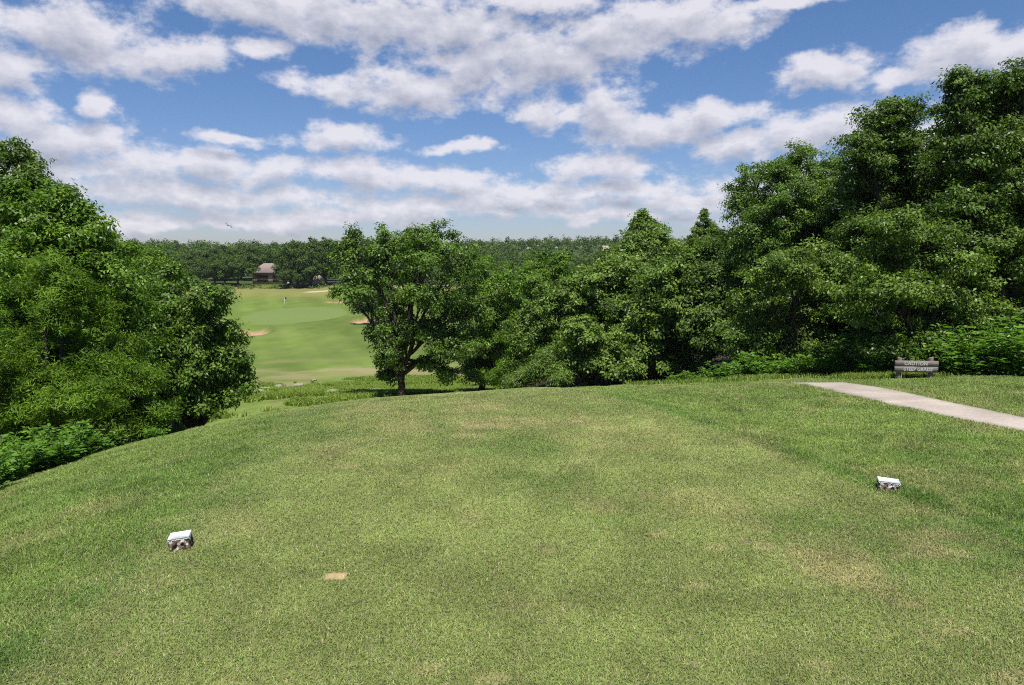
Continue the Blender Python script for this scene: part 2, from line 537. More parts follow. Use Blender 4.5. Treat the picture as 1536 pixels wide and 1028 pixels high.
SPEC = {  # clump radius, leaves per clump, leaf length and width, cover, flatness, elongation, droop
    'live_oak': dict(cr=0.25, n=92, L=0.086, W=0.045, cover=1.30, flat=0.60, elong=1.5, droop=0.25),
    'elm': dict(cr=0.24, n=95, L=0.085, W=0.044, cover=1.30, flat=0.65, elong=1.4, droop=0.25),
    'juniper': dict(cr=0.20, n=190, L=0.095, W=0.017, cover=1.35, flat=0.75, elong=1.8, droop=-0.25),
    'pecan': dict(cr=0.34, n=60, L=0.155, W=0.075, cover=1.15, flat=0.75, elong=1.2, droop=0.40),
    'vine': dict(cr=0.29, n=92, L=0.122, W=0.070, cover=1.30, flat=0.65, elong=1.4, droop=0.40),
    'olive': dict(cr=0.28, n=130, L=0.110, W=0.030, cover=1.3, flat=0.8, elong=1.8, droop=0.40),
}


def tree(name, label, cat, species, Y, base_u, lobes_px, seed, r0=0.2, fork=0.45, bark=None, group=None, base_v=None, scale=1.0, depth=0.9, twigs=6, mat=None, **kw):
    rng = np.random.default_rng(seed)
    S = dict(SPEC[species]); S.update(kw)
    lobes = []
    for lp in lobes_px:
        u, v, ru, rv = lp[:4]
        dy = lp[4] if len(lp) > 4 else rng.uniform(-1.0, 0.9) * ru * Y / F
        c = P(u, v, Y + dy)
        m = (Y + dy) / F
        lobes.append((c, np.array([ru * m, max(ru, rv) * m * depth, rv * m])))
    bx = ray(base_u, 500)[0] * Y
    bz = float(H(np.array([bx]), np.array([float(Y)]))[0])
    base = np.array([bx, Y, bz])
    root = link(name, None, loc=base, label=label, cat=cat, group=group)
    lobes = [(c - base, r) for c, r in lobes]
    C, D = crown_clumps(lobes, rng, S['cr'], S['cover'], dens=S.get('dens', 1.0))
    v, t = foliage(C, D, rng, S['cr'], S['n'], S['L'], S['W'], S['flat'], S['elong'], droop=S['droop'])
    link('crown', foliage_mesh('crown', v, t, mat or LEAF[species]), root)
    link('trunk', trunk_mesh(np.zeros(3), lobes, C, rng, r0, fork, bark or M_bark, twigs=twigs), root)
    NL.append((name, len(t) // 4))
    return root


NL = []


def copy_tree(o, loc, rz, sc, label=None, group=None):
    c = o.copy(); COL.objects.link(c)
    c.location = loc; c.rotation_euler = (0, 0, rz); c.scale = (sc, sc, sc)
    if label: c['label'] = label
    if group: c['group'] = group
    for ch in list(o.children):
        d = ch.copy(); COL.objects.link(d); d.parent = c
    return c


# ================================================================== TERRAIN
def lines(lo, hi, segs):
    return None


def graded(a, b, step, lo, hi, g):
    xs = list(np.arange(a, b + 1e-6, step))
    s = step
    x = xs[-1]
    while x < hi:
        s *= 1 + g; x += s; xs.append(x)
    s = step; x = xs[0]
    pre = []
    while x > lo:
        s *= 1 + g; x -= s; pre.append(x)
    return np.array(pre[::-1] + xs)


gx = graded(-9.5, 12, 0.13, -900, 900, 0.03)
gx = np.unique(np.round(np.concatenate([gx, np.arange(-75, 2, 0.9)]), 3))
gy = graded(1.5, 19.5, 0.13, -60, 1100, 0.03)
gy = np.unique(np.round(np.concatenate([gy, np.arange(60, 182, 0.9)]), 3))
gx = np.unique(np.round(np.concatenate([gx, np.arange(SPOTS[0][0] - 0.2, SPOTS[0][0] + 0.2, 0.02)]), 3))
gy = np.unique(np.round(np.concatenate([gy, np.arange(SPOTS[0][1] - 0.2, SPOTS[0][1] + 0.2, 0.02)]), 3))
X, Yg = np.meshgrid(gx, gy)
Z = H(X, Yg)
nx, ny = len(gx), len(gy)
idx = np.arange(nx * ny).reshape(ny, nx)
quad = np.stack([idx[:-1, :-1], idx[:-1, 1:], idx[1:, 1:], idx[1:, :-1]], -1).reshape(-1, 4)
colr = ground_color(X, Yg).reshape(-1, 3)
me = mesh_from('terrain', np.stack([X, Yg, Z], -1).reshape(-1, 3), [quad], 4, M_ground, {'tone': ('FLOAT_COLOR', colr)}, smooth=True)
link('terrain', me, kind='structure', label='grassy hillside falling to the fairway valley', cat='ground')
print('terrain verts', nx * ny)

# ------------------------------------------------------------------ mown grass, blade by blade
rng = np.random.default_rng(5)


def blades(x, y, h, w, lean, col, rng, bent=True):
    n = len(x)
    z = H(x, y)
    a = rng.random(n) * 2 * math.pi
    side = np.stack([np.cos(a), np.sin(a), np.zeros(n)], 1)
    la = rng.random(n) * 2 * math.pi
    ld = np.stack([np.cos(la), np.sin(la), np.zeros(n)], 1)
    p = np.stack([x, y, z - 0.003], 1)
    upv = np.array([0, 0, 1.0])
    ln = lean * rng.random(n)
    mid = p + upv * (h * 0.6)[:, None] + ld * (h * ln * 0.5)[:, None]
    tip = p + upv * (h * (1 - 0.35 * ln))[:, None] + ld * (h * ln * 1.6)[:, None]
    hw = (w / 2)[:, None]
    if bent:
        v = np.stack([p - side * hw, p + side * hw, mid + side * hw * 0.85, mid - side * hw * 0.85, tip], 1)
        b = np.arange(n)[:, None] * 5
        faces = [b + np.array([[0, 1, 2, 3]]), b + np.array([[3, 2, 4]])]
        rep = 5
    else:
        v = np.stack([p - side * hw, p + side * hw, tip], 1)
        b = np.arange(n)[:, None] * 3
        faces = [b + np.array([[0, 1, 2]])]
        rep = 3
    return v.reshape(-1, 3), faces, np.repeat(col, rep, 0)


def sample_wedge(y0, y1, dens_fn, rng, margin=0.6):
    """points in the camera's wedge and a margin either side, density (per m2) by distance"""
    out_x, out_y = [], []
    ys = np.arange(y0, y1, 0.25)
    for ya in ys:
        w = 0.80 * ya + margin + 2.4
        n = int(dens_fn(ya) * 2 * w * 0.25)
        out_x.append(rng.uniform(-w, w, n)); out_y.append(rng.uniform(ya, ya + 0.25, n))
    return np.concatenate(out_x), np.concatenate(out_y)


def in_poly_path(x, y):
    up = np.array(PATH_UP); lo = np.array(PATH_LO)
    up = np.vstack([up, up[-1] + (up[-1] - up[-2]) * 4.0 + np.array([0.5, 0])])
    lo = np.vstack([lo, lo[-1] + (lo[-1] - lo[-2]) * 3.2 + np.array([0.5, 0])])
    xu = np.interp(y, up[::-1, 1], up[::-1, 0]); xl = np.interp(y, lo[::-1, 1], lo[::-1, 0])
    e = 0.05 * (vnoise(x * 6, y * 6, 19) - 0.4)
    return (x > np.minimum(xu, xl) + 0.02 + e) & (x < np.maximum(xu, xl) - 0.02 - e) & (y < lo[0, 1] + 0.15)


def lawn(name, y0, y1, dens, bent, hscale, wscale, label, seed):
    rng = np.random.default_rng(seed)
    x, y = sample_wedge(y0, y1, dens, rng)
    keep = ~in_poly_path(x, y)
    keep &= x > left_edge_x(y) - 0.35 - 0.6 * rng.random(len(x))
    keep &= (x - 0.3 * rng.random(len(x)) < 14.5)
    spot = np.zeros(len(x))
    for (sx, sy, srx, sry, kind) in SPOTS:
        q = np.sqrt(((x - sx) / srx) ** 4 + ((y - sy) / sry) ** 4) ** 0.5
        spot = np.maximum(spot, (q < 0.95) * (0.97 if kind == 0 else 0.65 if kind == 1 else 0.22))
    keep &= rng.random(len(x)) > spot
    x, y = x[keep], y[keep]
    tee = tee_mask(x, y)
    n = len(x)
    tall = sstep(0.58, 0.8, fbm(x / 0.5, y / 0.5, 103, 2))
    h = (0.017 + 0.010 * rng.random(n)) * tee + (0.022 + 0.020 * rng.random(n) + 0.030 * tall) * (1 - tee)
    rxe = 0.45 + np.interp(y, [4, 5, 6.2, 7.5, 9.7, 12, 15], [3.9, 3.75, 3.5, 2.95, 2.1, 1.5, 1.1])
    h = h + 0.035 * np.exp(-((x - rxe - 0.08) / 0.16) ** 2) * rng.random(n) * (1 - sstep(8, 11, y))
    h *= hscale
    w = (0.0029 + 0.0021 * rng.random(n)) * wscale * (0.8 + 0.085 * y)
    base = ground_color(x, y)
    b = 1.18 + 0.55 * rng.random(n)
    col = base * b[:, None]
    straw = rng.random(n) < (0.08 * tee + 0.06)
    col[straw] = np.array([0.36, 0.32, 0.18]) * (0.6 + 0.6 * rng.random(straw.sum()))[:, None]
    pale = rng.random(n) < 0.10
    col[pale] = col[pale] * np.array([1.5, 1.45, 1.6])
    lush = (rng.random(n) < 0.10)
    col[lush] = col[lush] * np.array([0.55, 0.85, 0.5])
    v, f, c = blades(x, y, h, w, 1.1, np.clip(col, 0, 0.8), rng, bent)
    me = mesh_from(name, v, f, 0, M_blade, {'tone': ('FLOAT_COLOR', c)})
    o = link(name, me, kind='stuff', label=label, cat='grass')
    print(name, n)
    return o


def dens(y):
    return 18000 * (3.2 / max(y, 3.2)) ** 1.35


lawn('mown_grass', 2.2, 19.0, dens, True, 1.0, 1.1, 'short mown turf of the tee and its banks', 7)

# ================================================================== CART PATH
M_path, _nt, _N, _L = new_mat('path_concrete')
_tc = _N.new('ShaderNodeTexCoord')
_n1 = _N.new('ShaderNodeTexNoise'); _n1.inputs['Scale'].default_value = 1.3; _n1.inputs['Detail'].default_value = 6; _L.new(_tc.outputs['Object'], _n1.inputs['Vector'])
_n2 = _N.new('ShaderNodeTexNoise'); _n2.inputs['Scale'].default_value = 34; _n2.inputs['Detail'].default_value = 6; _n2.inputs['Roughness'].default_value = 0.75; _L.new(_tc.outputs['Object'], _n2.inputs['Vector'])
_ad = _N.new('ShaderNodeMath'); _ad.operation = 'MULTIPLY_ADD'; _ad.inputs[1].default_value = 0.55; _L.new(_n2.outputs['Fac'], _ad.inputs[0])
_sc = _N.new('ShaderNodeMath'); _sc.operation = 'MULTIPLY'; _sc.inputs[1].default_value = 0.45; _L.new(_n1.outputs['Fac'], _sc.inputs[0]); _L.new(_sc.outputs[0], _ad.inputs[2])
_r = _N.new('ShaderNodeValToRGB'); _r.color_ramp.elements[0].position = 0.36; _r.color_ramp.elements[0].color = (0.28, 0.235, 0.190, 1)
_r.color_ramp.elements[1].position = 0.62; _r.color_ramp.elements[1].color = (0.50, 0.435, 0.375, 1)
_L.new(_ad.outputs[0], _r.inputs['Fac'])
_p = principled(_nt, 0.9, 0.1); _L.new(_r.outputs['Color'], _p.inputs['Base Color'])
_b = _N.new('ShaderNodeBump'); _b.inputs['Strength'].default_value = 0.4; _b.inputs['Distance'].default_value = 0.01; _L.new(_n2.outputs['Fac'], _b.inputs['Height']); _L.new(_b.outputs['Normal'], _p.inputs['Normal'])
out(_nt, _p.outputs['BSDF'])
up = np.array(PATH_UP); lo = np.array(PATH_LO)
d_up = up[0] - up[1]; d_lo = lo[0] - lo[1]
up = np.vstack([up[0] + d_up * 0.30, up[0] + d_up * 0.15, up]); lo = np.vstack([lo[0] + d_lo * 0.30, lo[0] + d_lo * 0.15, lo])
up = np.vstack([up, up[-1] + (up[-1] - up[-2]) * 1.6, up[-1] + (up[-1] - up[-2]) * 4.0 + np.array([0.5, 0])])
lo = np.vstack([lo, lo[-1] + (lo[-1] - lo[-2]) * 1.3, lo[-1] + (lo[-1] - lo[-2]) * 3.2 + np.array([0.5, 0])])
mb = MB()


def strip(a, b, n, m=5):
    """slab between two edge polylines"""
    s = np.linspace(0, 1, n)
    ta = np.linspace(0, 1, len(a))
    A = np.stack([np.interp(s, ta, a[:, i]) for i in range(2)], 1)
    B = np.stack([np.interp(s, ta, b[:, i]) for i in range(2)], 1)
    k = np.linspace(0, 1, m)
    Q = A[:, None, :] * (1 - k)[None, :, None] + B[:, None, :] * k[None, :, None]
    wob = 0.03 * (fbm(Q[..., 0] * 2.5, Q[..., 1] * 2.5, 111, 2) - 0.5)
    Q[:, 0, 1] += wob[:, 0]; Q[:, -1, 1] += wob[:, -1]
    z = H(Q[..., 0], Q[..., 1]) + 0.022
    top = np.concatenate([Q, z[..., None]], -1)
    low = top.copy(); low[..., 2] -= 0.12
    vs = np.concatenate([top.reshape(-1, 3), low.reshape(-1, 3)])
    fs = []
    o = n * m
    for i in range(n - 1):
        for j in range(m - 1):
            fs.append((i * m + j, i * m + j + 1, (i + 1) * m + j + 1, (i + 1) * m + j))
        fs.append((i * m, (i + 1) * m, o + (i + 1) * m, o + i * m))
        fs.append((i * m + m - 1, o + i * m + m - 1, o + (i + 1) * m + m - 1, (i + 1) * m + m - 1))
    for i in (0, n - 1):
        for j in range(m - 1):
            fs.append((i * m + j, i * m + j + 1, o + i * m + j + 1, o + i * m + j))
    return vs, fs


g = 0.035
i0 = 4
gapu = up[i0] + (up[i0 + 1] - up[i0]) * g; gapl = lo[i0] + (lo[i0 + 1] - lo[i0]) * g
mb.add(*strip(up[:i0 + 1], lo[:i0 + 1], 30))
mb.add(*strip(np.vstack([gapu, up[i0 + 1:]]), np.vstack([gapl, lo[i0 + 1:]]), 80))
link('cart_path', mb.mesh('cart_path', M_path), kind='structure', label='pale concrete path curving past the wooden sign', cat='path')

# ================================================================== TEE MARKERS
def mat_marker():
    m, nt, N, L = new_mat('marker_stone')
    tc = N.new('ShaderNodeTexCoord')
    vo = N.new('ShaderNodeTexVoronoi'); vo.inputs['Scale'].default_value = 55
    L.new(tc.outputs['Object'], vo.inputs['Vector'])
    r = N.new('ShaderNodeValToRGB'); r.color_ramp.interpolation = 'CONSTANT'
    r.color_ramp.elements[0].position = 0; r.color_ramp.elements[0].color = (0.045, 0.032, 0.026, 1)
    r.color_ramp.elements[1].position = 0.35; r.color_ramp.elements[1].color = (0.17, 0.105, 0.072, 1)
    e = r.color_ramp.elements.new(0.6); e.color = (0.26, 0.18, 0.135, 1)
    e = r.color_ramp.elements.new(0.80); e.color = (0.58, 0.54, 0.52, 1)
    sx = N.new('ShaderNodeSeparateXYZ'); L.new(vo.outputs['Color'], sx.inputs[0])
    L.new(sx.outputs[0], r.inputs['Fac'])
    p = principled(nt, 0.85, 0.2); L.new(r.outputs['Color'], p.inputs['Base Color'])
    out(nt, p.outputs['BSDF'])
    return m


M_mstone = mat_marker()
M_white = mat_noise('white_paint', (0.76, 0.76, 0.76), (0.86, 0.86, 0.85), 30, 0.55, 0.3, 0.15)


def marker(u, v, size, rz, tilt, seed, label):
    x, y = G(u, v)
    z = float(H(np.array([x]), np.array([y]))[0])
    rng = np.random.default_rng(seed)
    root = link('tee_marker', None, loc=(x, y, z), label=label, cat='tee marker', group='painted stone tee markers')
    root.rotation_euler = (tilt[0], tilt[1], rz)
    w, d, h = size
    # split-face block: a dense box whose sides are rough
    n = 15
    V, Fc = [], []

    def face(o, a, b, nrm, rough, na, nb):
        s = np.linspace(0, 1, na); t = np.linspace(0, 1, nb)
        S, T = np.meshgrid(s, t, indexing='ij')
        p = np.array(o) + S[..., None] * np.array(a) + T[..., None] * np.array(b)
        edge = np.minimum(np.minimum(S, 1 - S), np.minimum(T, 1 - T))
        nn = fbm(S * 7 + seed * 3.1 + o[0] * 50, T * 5 + o[1] * 70, seed, 3) - 0.5
        ss = np.clip(edge * 8, 0, 1)
        p = p + np.array(nrm) * (nn * rough * ss)[..., None]
        base = sum(len(q) for q in V)
        V.append(p.reshape(-1, 3))
        for i in range(na - 1):
            for j in range(nb - 1):
                Fc.append((base + i * nb + j, base + (i + 1) * nb + j, base + (i + 1) * nb + j + 1, base + i * nb + j + 1))
    hb = -0.03
    face((-w / 2, -d / 2, hb), (w, 0, 0), (0, 0, h - hb), (0, -1, 0), 0.030, 22, 14)
    face((w / 2, -d / 2, hb), (0, d, 0), (0, 0, h - hb), (1, 0, 0), 0.026, 16, 14)
    face((w / 2, d / 2, hb), (-w, 0, 0), (0, 0, h - hb), (0, 1, 0), 0.030, 22, 14)
    face((-w / 2, d / 2, hb), (0, -d, 0), (0, 0, h - hb), (-1, 0, 0), 0.026, 16, 14)
    face((-w / 2, -d / 2, h), (w, 0, 0), (0, d, 0), (0, 0, 1), 0.004, 8, 8)
    link('stone_block', mesh_from('stone_block', np.concatenate(V), [np.array(Fc)], 0, M_mstone), root)
    # paint: covers the top and runs down the sides in uneven drips
    e = 0.004
    m = 72
    per = 2 * (w + d)
    ss = np.linspace(0, per, m, endpoint=False)
    ring = []
    for s in ss:
        if s < w: q = (-w / 2 + s, -d / 2)
        elif s < w + d: q = (w / 2, -d / 2 + s - w)
        elif s < 2 * w + d: q = (w / 2 - (s - w - d), d / 2)
        else: q = (-w / 2, d / 2 - (s - 2 * w - d))
        ring.append(q)
    ring = np.array(ring)
    outr = ring * (1 + 2 * 0.002 / np.array([w, d]))
    drip = 0.004 + 0.012 * rng.random(m) ** 2
    for c0 in rng.choice(m, 7, replace=False):
        drip[c0] += 0.03 * rng.random() + 0.012; drip[(c0 + 1) % m] += 0.015
    V2 = np.concatenate([np.column_stack([outr, np.full(m, h + e)]), np.column_stack([outr + (outr / np.abs(outr).max()) * 0.0035, h - drip])])
    F4 = [(i, (i + 1) % m, m + (i + 1) % m, m + i) for i in range(m)]
    mbp = MB(); mbp.add(V2, F4 + [tuple(range(m))])
    link('painted_top', mbp.mesh('painted_top', M_white), root)
    return root


marker(273, 822, (0.148, 0.112, 0.104), math.radians(14), (math.radians(5), math.radians(-5), 0), 3, 'white topped stone tee marker at the left, beside the dark lush strip')
marker(1331, 737, (0.185, 0.125, 0.110), math.radians(-20), (math.radians(3), math.radians(3), 0), 8, 'white topped stone tee marker at the right, on the way to the path')

# ================================================================== SIGN
M_wood = mat_noise('weathered_wood', (0.125, 0.096, 0.086), (0.36, 0.305, 0.28), 6, 0.9, 0.1, 0.5, 10, stretch=(0.6, 8, 14))
M_post = mat_noise('weathered_post', (0.10, 0.072, 0.060), (0.27, 0.22, 0.19), 8, 0.9, 0.1, 0.5, 10, stretch=(6, 6, 0.8))
M_letter = mat_noise('sign_white', (0.34, 0.325, 0.315), (0.54, 0.52, 0.50), 40, 0.7, 0.2)
sxl, syl = G(1353, 579)
SY = 14.3
pc = P(1374.5, 550, SY)
px_m = SY / F * 1.0
sw = 61 * px_m; sh = 17.5 * px_m
sz = float(H(np.array([pc[0]]), np.array([SY]))[0])
sign = link('wooden_sign', None, loc=(pc[0], SY, sz), label='low weathered wooden sign on two posts with carved white lettering', cat='sign')
sign.rotation_euler = (0, 0, math.radians(-8))
zc = pc[2] - sz
ph = sh / 2


def plank(zm, seed):
    rng = np.random.default_rng(seed)
    mb = MB()
    nxx = 14
    xs = np.linspace(-sw / 2, sw / 2, nxx)
    hz = (ph - 0.002) / 2
    rows = []
    for x in xs:
        jz = 0.0015 * rng.normal(); jb = 0.0015 * rng.normal(); jy = 0.001 * rng.normal()
        rows.append([(x, -0.019 + jy, -hz + jb), (x, -0.019 + jy, hz + jz - 0.001), (x, -0.018, hz + jz), (x, 0.018, hz + jz), (x, 0.019, hz + jz - 0.001), (x, 0.019, -hz + jb)])
    v = np.array(rows).reshape(-1, 3) + np.array([0, 0, zm])
    f = []
    for i in range(nxx - 1):
        for j in range(6):
            k = (j + 1) % 6
            f.append((i * 6 + j, (i + 1) * 6 + j, (i + 1) * 6 + k, i * 6 + k))
    f.append((0, 1, 2, 3, 4, 5)); f.append(tuple((nxx - 1) * 6 + j for j in (5, 4, 3, 2, 1, 0)))
    mb.add(v, f)
    return mb.mesh('plank', M_wood)


pl1 = link('plank', plank(zc + ph / 2, 1), sign)
pl2 = link('plank', plank(zc - ph / 2, 2), sign)


def lettering(txt, zm, xm, parent, size, spacing):
    cu = bpy.data.curves.new('lettering', 'FONT')
    cu.body = txt; cu.size = size; cu.align_x = 'CENTER'; cu.align_y = 'CENTER'
    cu.extrude = 0.0015; cu.offset = 0.0020; cu.space_character = spacing
    tmp = bpy.data.objects.new('lettering_curve', cu); COL.objects.link(tmp)
    dg = bpy.context.evaluated_depsgraph_get()
    me = bpy.data.meshes.new_from_object(tmp.evaluated_get(dg))
    bpy.data.objects.remove(tmp)
    me.materials.clear(); me.materials.append(M_letter)
    o = link('lettering', me, parent, loc=(xm, -0.0225, zm))
    o.rotation_euler = (math.pi / 2, 0, 0)
    return o


lettering('CAUTION', zc + ph / 2, -0.02, pl1, 0.098, 1.06)
lettering('STEEP GRADE', zc - ph / 2, 0.03, pl2, 0.092, 1.02)
for k, (dx, hh) in enumerate(((-sw / 2 + 0.115, 4.5), (sw / 2 - 0.11, 5.0))):
    mb = MB()
    rng = np.random.default_rng(40 + k)
    t = zc + sh / 2 + hh * px_m
    zz = np.array([-0.3, 0.0, 0.15, 0.3, t - 0.02, t - 0.006, t])
    pts = np.column_stack([dx + 0.004 * rng.normal(size=7), np.full(7, 0.066), zz])
    mb.tube(pts, np.array([0.046, 0.046, 0.045, 0.045, 0.045, 0.04, 0.028]), 12)
    link('post', mb.mesh('post', M_post, True), sign)

# ================================================================== FLAGSTICK
fx, fy = G(427, 462)
fz = float(H(np.array([fx]), np.array([fy]))[0])
fl = link('flagstick', None, loc=(fx, fy, fz), label='thin pale flagstick with small dark flag on the putting green', cat='flagstick')
mb = MB(); mb.tube([(0, 0, -0.1), (0, 0, 1.0), (0, 0, 2.15)], [0.032, 0.03, 0.026], 8)
link('pole', mb.mesh('pole', mat_noise('pole_paint', (0.66, 0.64, 0.52), (0.74, 0.72, 0.6), 5, 0.5), True), fl)
mb = MB()
a = []
for i in range(7):
    s = i / 6
    yy = 0.05 * math.sin(s * 5)
    a += [(0.03 + 0.42 * s, yy, 2.14 - 0.05 * s), (0.03 + 0.42 * s, yy + 0.01, 1.80 - 0.09 * s)]
fcs = [(2 * i, 2 * i + 2, 2 * i + 3, 2 * i + 1) for i in range(6)]
a2 = [(x, y + 0.012, z) for x, y, z in a]
mb.add(a, fcs); mb.add(a2, fcs)
link('flag', mb.mesh('flag', mat_noise('flag_cloth', (0.02, 0.022, 0.03), (0.035, 0.035, 0.045), 6, 0.8), True), fl)

# ================================================================== BIRDS
M_bird = mat_noise('bird_feather', (0.02, 0.02, 0.024), (0.05, 0.05, 0.055), 10, 0.8)


def bird(u, v, Y, rz, flap, label):
    p = P(u, v, Y)
    mb = MB()
    # body, tail and two cranked wings in one continuous skin of rings
    xs = np.array([-0.22, -0.15, -0.06, 0.04, 0.12, 0.17, 0.205])
    rr = np.array([0.006, 0.018, 0.045, 0.052, 0.038, 0.03, 0.004])
    mb.tube(np.column_stack([xs, 0 * xs, 0 * xs]), rr, 8)
    mb.add([(-0.18, -0.01, 0.0), (-0.18, 0.01, 0.0), (-0.34, 0.06, 0.0), (-0.34, -0.06, 0.0), (-0.18, 0, 0.012), (-0.33, 0, 0.008)],
           [(0, 1, 2, 3), (0, 4, 5, 3), (4, 1, 2, 5)])
    for s in (-1, 1):
        e1 = (0.02, s * 0.22, 0.20 * flap); e2 = (-0.05, s * 0.48, 0.26 * flap)
        t = 0.012
        v_ = [(0.09, s * 0.03, 0.02), (e1[0] + 0.06, e1[1], e1[2]), (e2[0], e2[1], e2[2]), (e1[0] - 0.10, e1[1], e1[2]), (-0.08, s * 0.03, 0.01)]
        v2 = [(a_, b_, c_ - t) for a_, b_, c_ in v_]
        mb.add(v_ + v2, [(0, 1, 3, 4), (1, 2, 3), (5, 6, 8, 9), (6, 7, 8), (0, 1, 6, 5), (1, 2, 7, 6), (2, 3, 8, 7), (3, 4, 9, 8)])
    o = link('bird', mb.mesh('bird', M_bird), loc=p, label=label, cat='bird', group='birds over the far woods')
    o.rotation_euler = (0.35, 0.3, rz)
    return o


bird(342, 339, 90, 2.2, 1.0, 'dark bird in flight above the far woods, the larger of two')
bird(347, 341, 110, 0.9, 0.4, 'dark bird in flight above the far woods, the smaller of two')

# ================================================================== HOUSE
HY = 190.0
hx = P(417, 427, HY)[0]
hz = float(H(np.array([hx]), np.array([HY]))[0]) + 0.1
house = link('house', None, loc=(hx, HY, hz), label='single storey stone house with brown roof among the oaks', cat='house')
M_stone = mat_noise('house_stone', (0.30, 0.25, 0.18), (0.46, 0.40, 0.31), 2.5, 0.9, 0.1, 0.3)
M_roof = mat_noise('house_roof', (0.24, 0.185, 0.155), (0.34, 0.27, 0.235), 3.0, 0.9, 0.1, 0.3, stretch=(1, 6, 6))
M_brown = mat_noise('brown_shutter', (0.085, 0.045, 0.028), (0.14, 0.075, 0.045), 4, 0.7)
M_pale = mat_noise('pale_limestone', (0.52, 0.48, 0.42), (0.66, 0.62, 0.56), 2, 0.9)
M_glass, _nt, _N, _L = new_mat('window_glass')
_p = principled(_nt, 0.08, 0.5); _p.inputs['Base Color'].default_value = (0.02, 0.024, 0.028, 1); out(_nt, _p.outputs['BSDF'])
mb = MB(); mb.box((0, 4.5, 1.4), (14, 9, 3.3)); mb.box((7.8, 6.0, 1.2), (5.0, 7, 2.9))
link('wall', mb.mesh('wall', M_stone), house)
mb = MB()
W2, D2, E, R = 7.7, 5.3, 3.05, 5.6
v = [(-W2, -0.8, E), (W2, -0.8, E), (W2, 9.8, E), (-W2, 9.8, E), (-W2 + 2.4, 4.5, R), (W2 - 2.4, 4.5, R)]
v2 = [(a_, b_, c_ - 0.22) for a_, b_, c_ in v[:4]]
mb.add(v + v2, [(0, 1, 5, 4), (2, 3, 4, 5), (1, 2, 5), (3, 0, 4), (0, 1, 7, 6), (1, 2, 8, 7), (2, 3, 9, 8), (3, 0, 6, 9), (6, 7, 8, 9)])
rf = link('roof', mb.mesh('roof', M_roof), house)
mb = MB(); mb.box((3.6, 3.2, 5.3), (1.0, 0.8, 1.9)); mb.box((3.6, 3.2, 6.3), (1.2, 1.0, 0.12))
link('chimney', mb.mesh('chimney', M_pale), rf)
for wx, ww in ((-4.2, 3.0), (-0.6, 1.6), (4.2, 2.0)):
    mb = MB(); mb.box((wx, -0.04, 1.35), (ww, 0.10, 1.9))
    for k in range(4): mb.box((wx - ww / 2 + ww * (k + 0.5) / 4, -0.11, 1.35), (ww / 4 - 0.10, 0.05, 1.75))
    w = link('window', mb.mesh('window', M_brown), house)
    mb = MB()
    for k in range(4): mb.box((wx - ww / 2 + ww * (k + 0.5) / 4, -0.145, 1.75), (ww / 4 - 0.2, 0.02, 0.7))
    link('pane', mb.mesh('pane', M_glass), w)
mb = MB(); mb.box((1.9, -0.05, 1.05), (1.0, 0.10, 2.1)); dr = link('door', mb.mesh('door', M_brown), house)
mb = MB(); mb.box((2.25, -0.13, 1.05), (0.06, 0.06, 0.14)); link('handle', mb.mesh('handle', M_pale), dr)
for cx in (3.2, 4.9, 6.6):
    mb = MB(); mb.box((cx, -0.62, 1.42), (0.55, 0.30, 2.80)); mb.box((cx, -0.62, 0.12), (0.7, 0.42, 0.4))
    link('porch_column', mb.mesh('porch_column', M_pale), house)
lw = P(461, 424, HY - 3)
lwz = float(H(np.array([lw[0]]), np.array([HY - 3]))[0])
mb = MB(); mb.box((0, 0, 0.5), (7.0, 0.4, 1.5)); mb.box((0, 0, 1.3), (7.2, 0.55, 0.12))
link('garden_wall', mb.mesh('garden_wall', M_pale), loc=(lw[0], HY - 3, lwz), label='low pale limestone garden wall right of the house', cat='wall')

# distant rooftop glimpsed on the right-hand ridge
rp = P(910, 366, 300)
rg = float(H(np.array([rp[0]]), np.array([300.0]))[0])
hh = link('hill_house', None, loc=(rp[0], 300, rg), label='far pale roofed house on the wooded ridge beside the pointed tree', cat='house')
top = rp[2] - rg - 0.7
mb = MB(); mb.box((0, 3, (top - 1.5) / 2), (4, 6, top - 1.5)); link('wall', mb.mesh('wall', M_pale), hh)
mb = MB()
mb.add([(-2.3, -0.4, top - 1.5), (2.3, -0.4, top - 1.5), (2.3, 6.4, top - 1.5), (-2.3, 6.4, top - 1.5), (-2.3, 3, top), (2.3, 3, top)], [(0, 1, 5, 4), (2, 3, 4, 5), (1, 2, 5), (3, 0, 4), (0, 1, 2, 3)])
link('roof', mb.mesh('roof', M_stone), hh)
hh.scale = (0.6, 1, 1)

# ================================================================== ROCKS BY THE CREEK
M_rock = mat_noise('limestone', (0.17, 0.145, 0.115), (0.40, 0.355, 0.29), 5, 0.95, 0.1, 0.6)


def rock_mesh(seed):
    import bmesh
    bm = bmesh.new(); bmesh.ops.create_icosphere(bm, subdivisions=3, radius=1.0)
    me = bpy.data.meshes.new('rock')
    co = np.array([v.co[:] for v in bm.verts])
    n = fbm(co[:, 0] * 1.6 + seed * 7.7, co[:, 1] * 1.6 + co[:, 2] * 2.3, seed, 4) - 0.5
    co = co * (1 + 0.75 * n)[:, None]
    co[:, 2] = np.clip(co[:, 2], -0.6, 0.55) * 0.75
    for v_, c_ in zip(bm.verts, co): v_.co = c_
    bm.to_mesh(me); bm.free(); me.materials.append(M_rock)
    return me


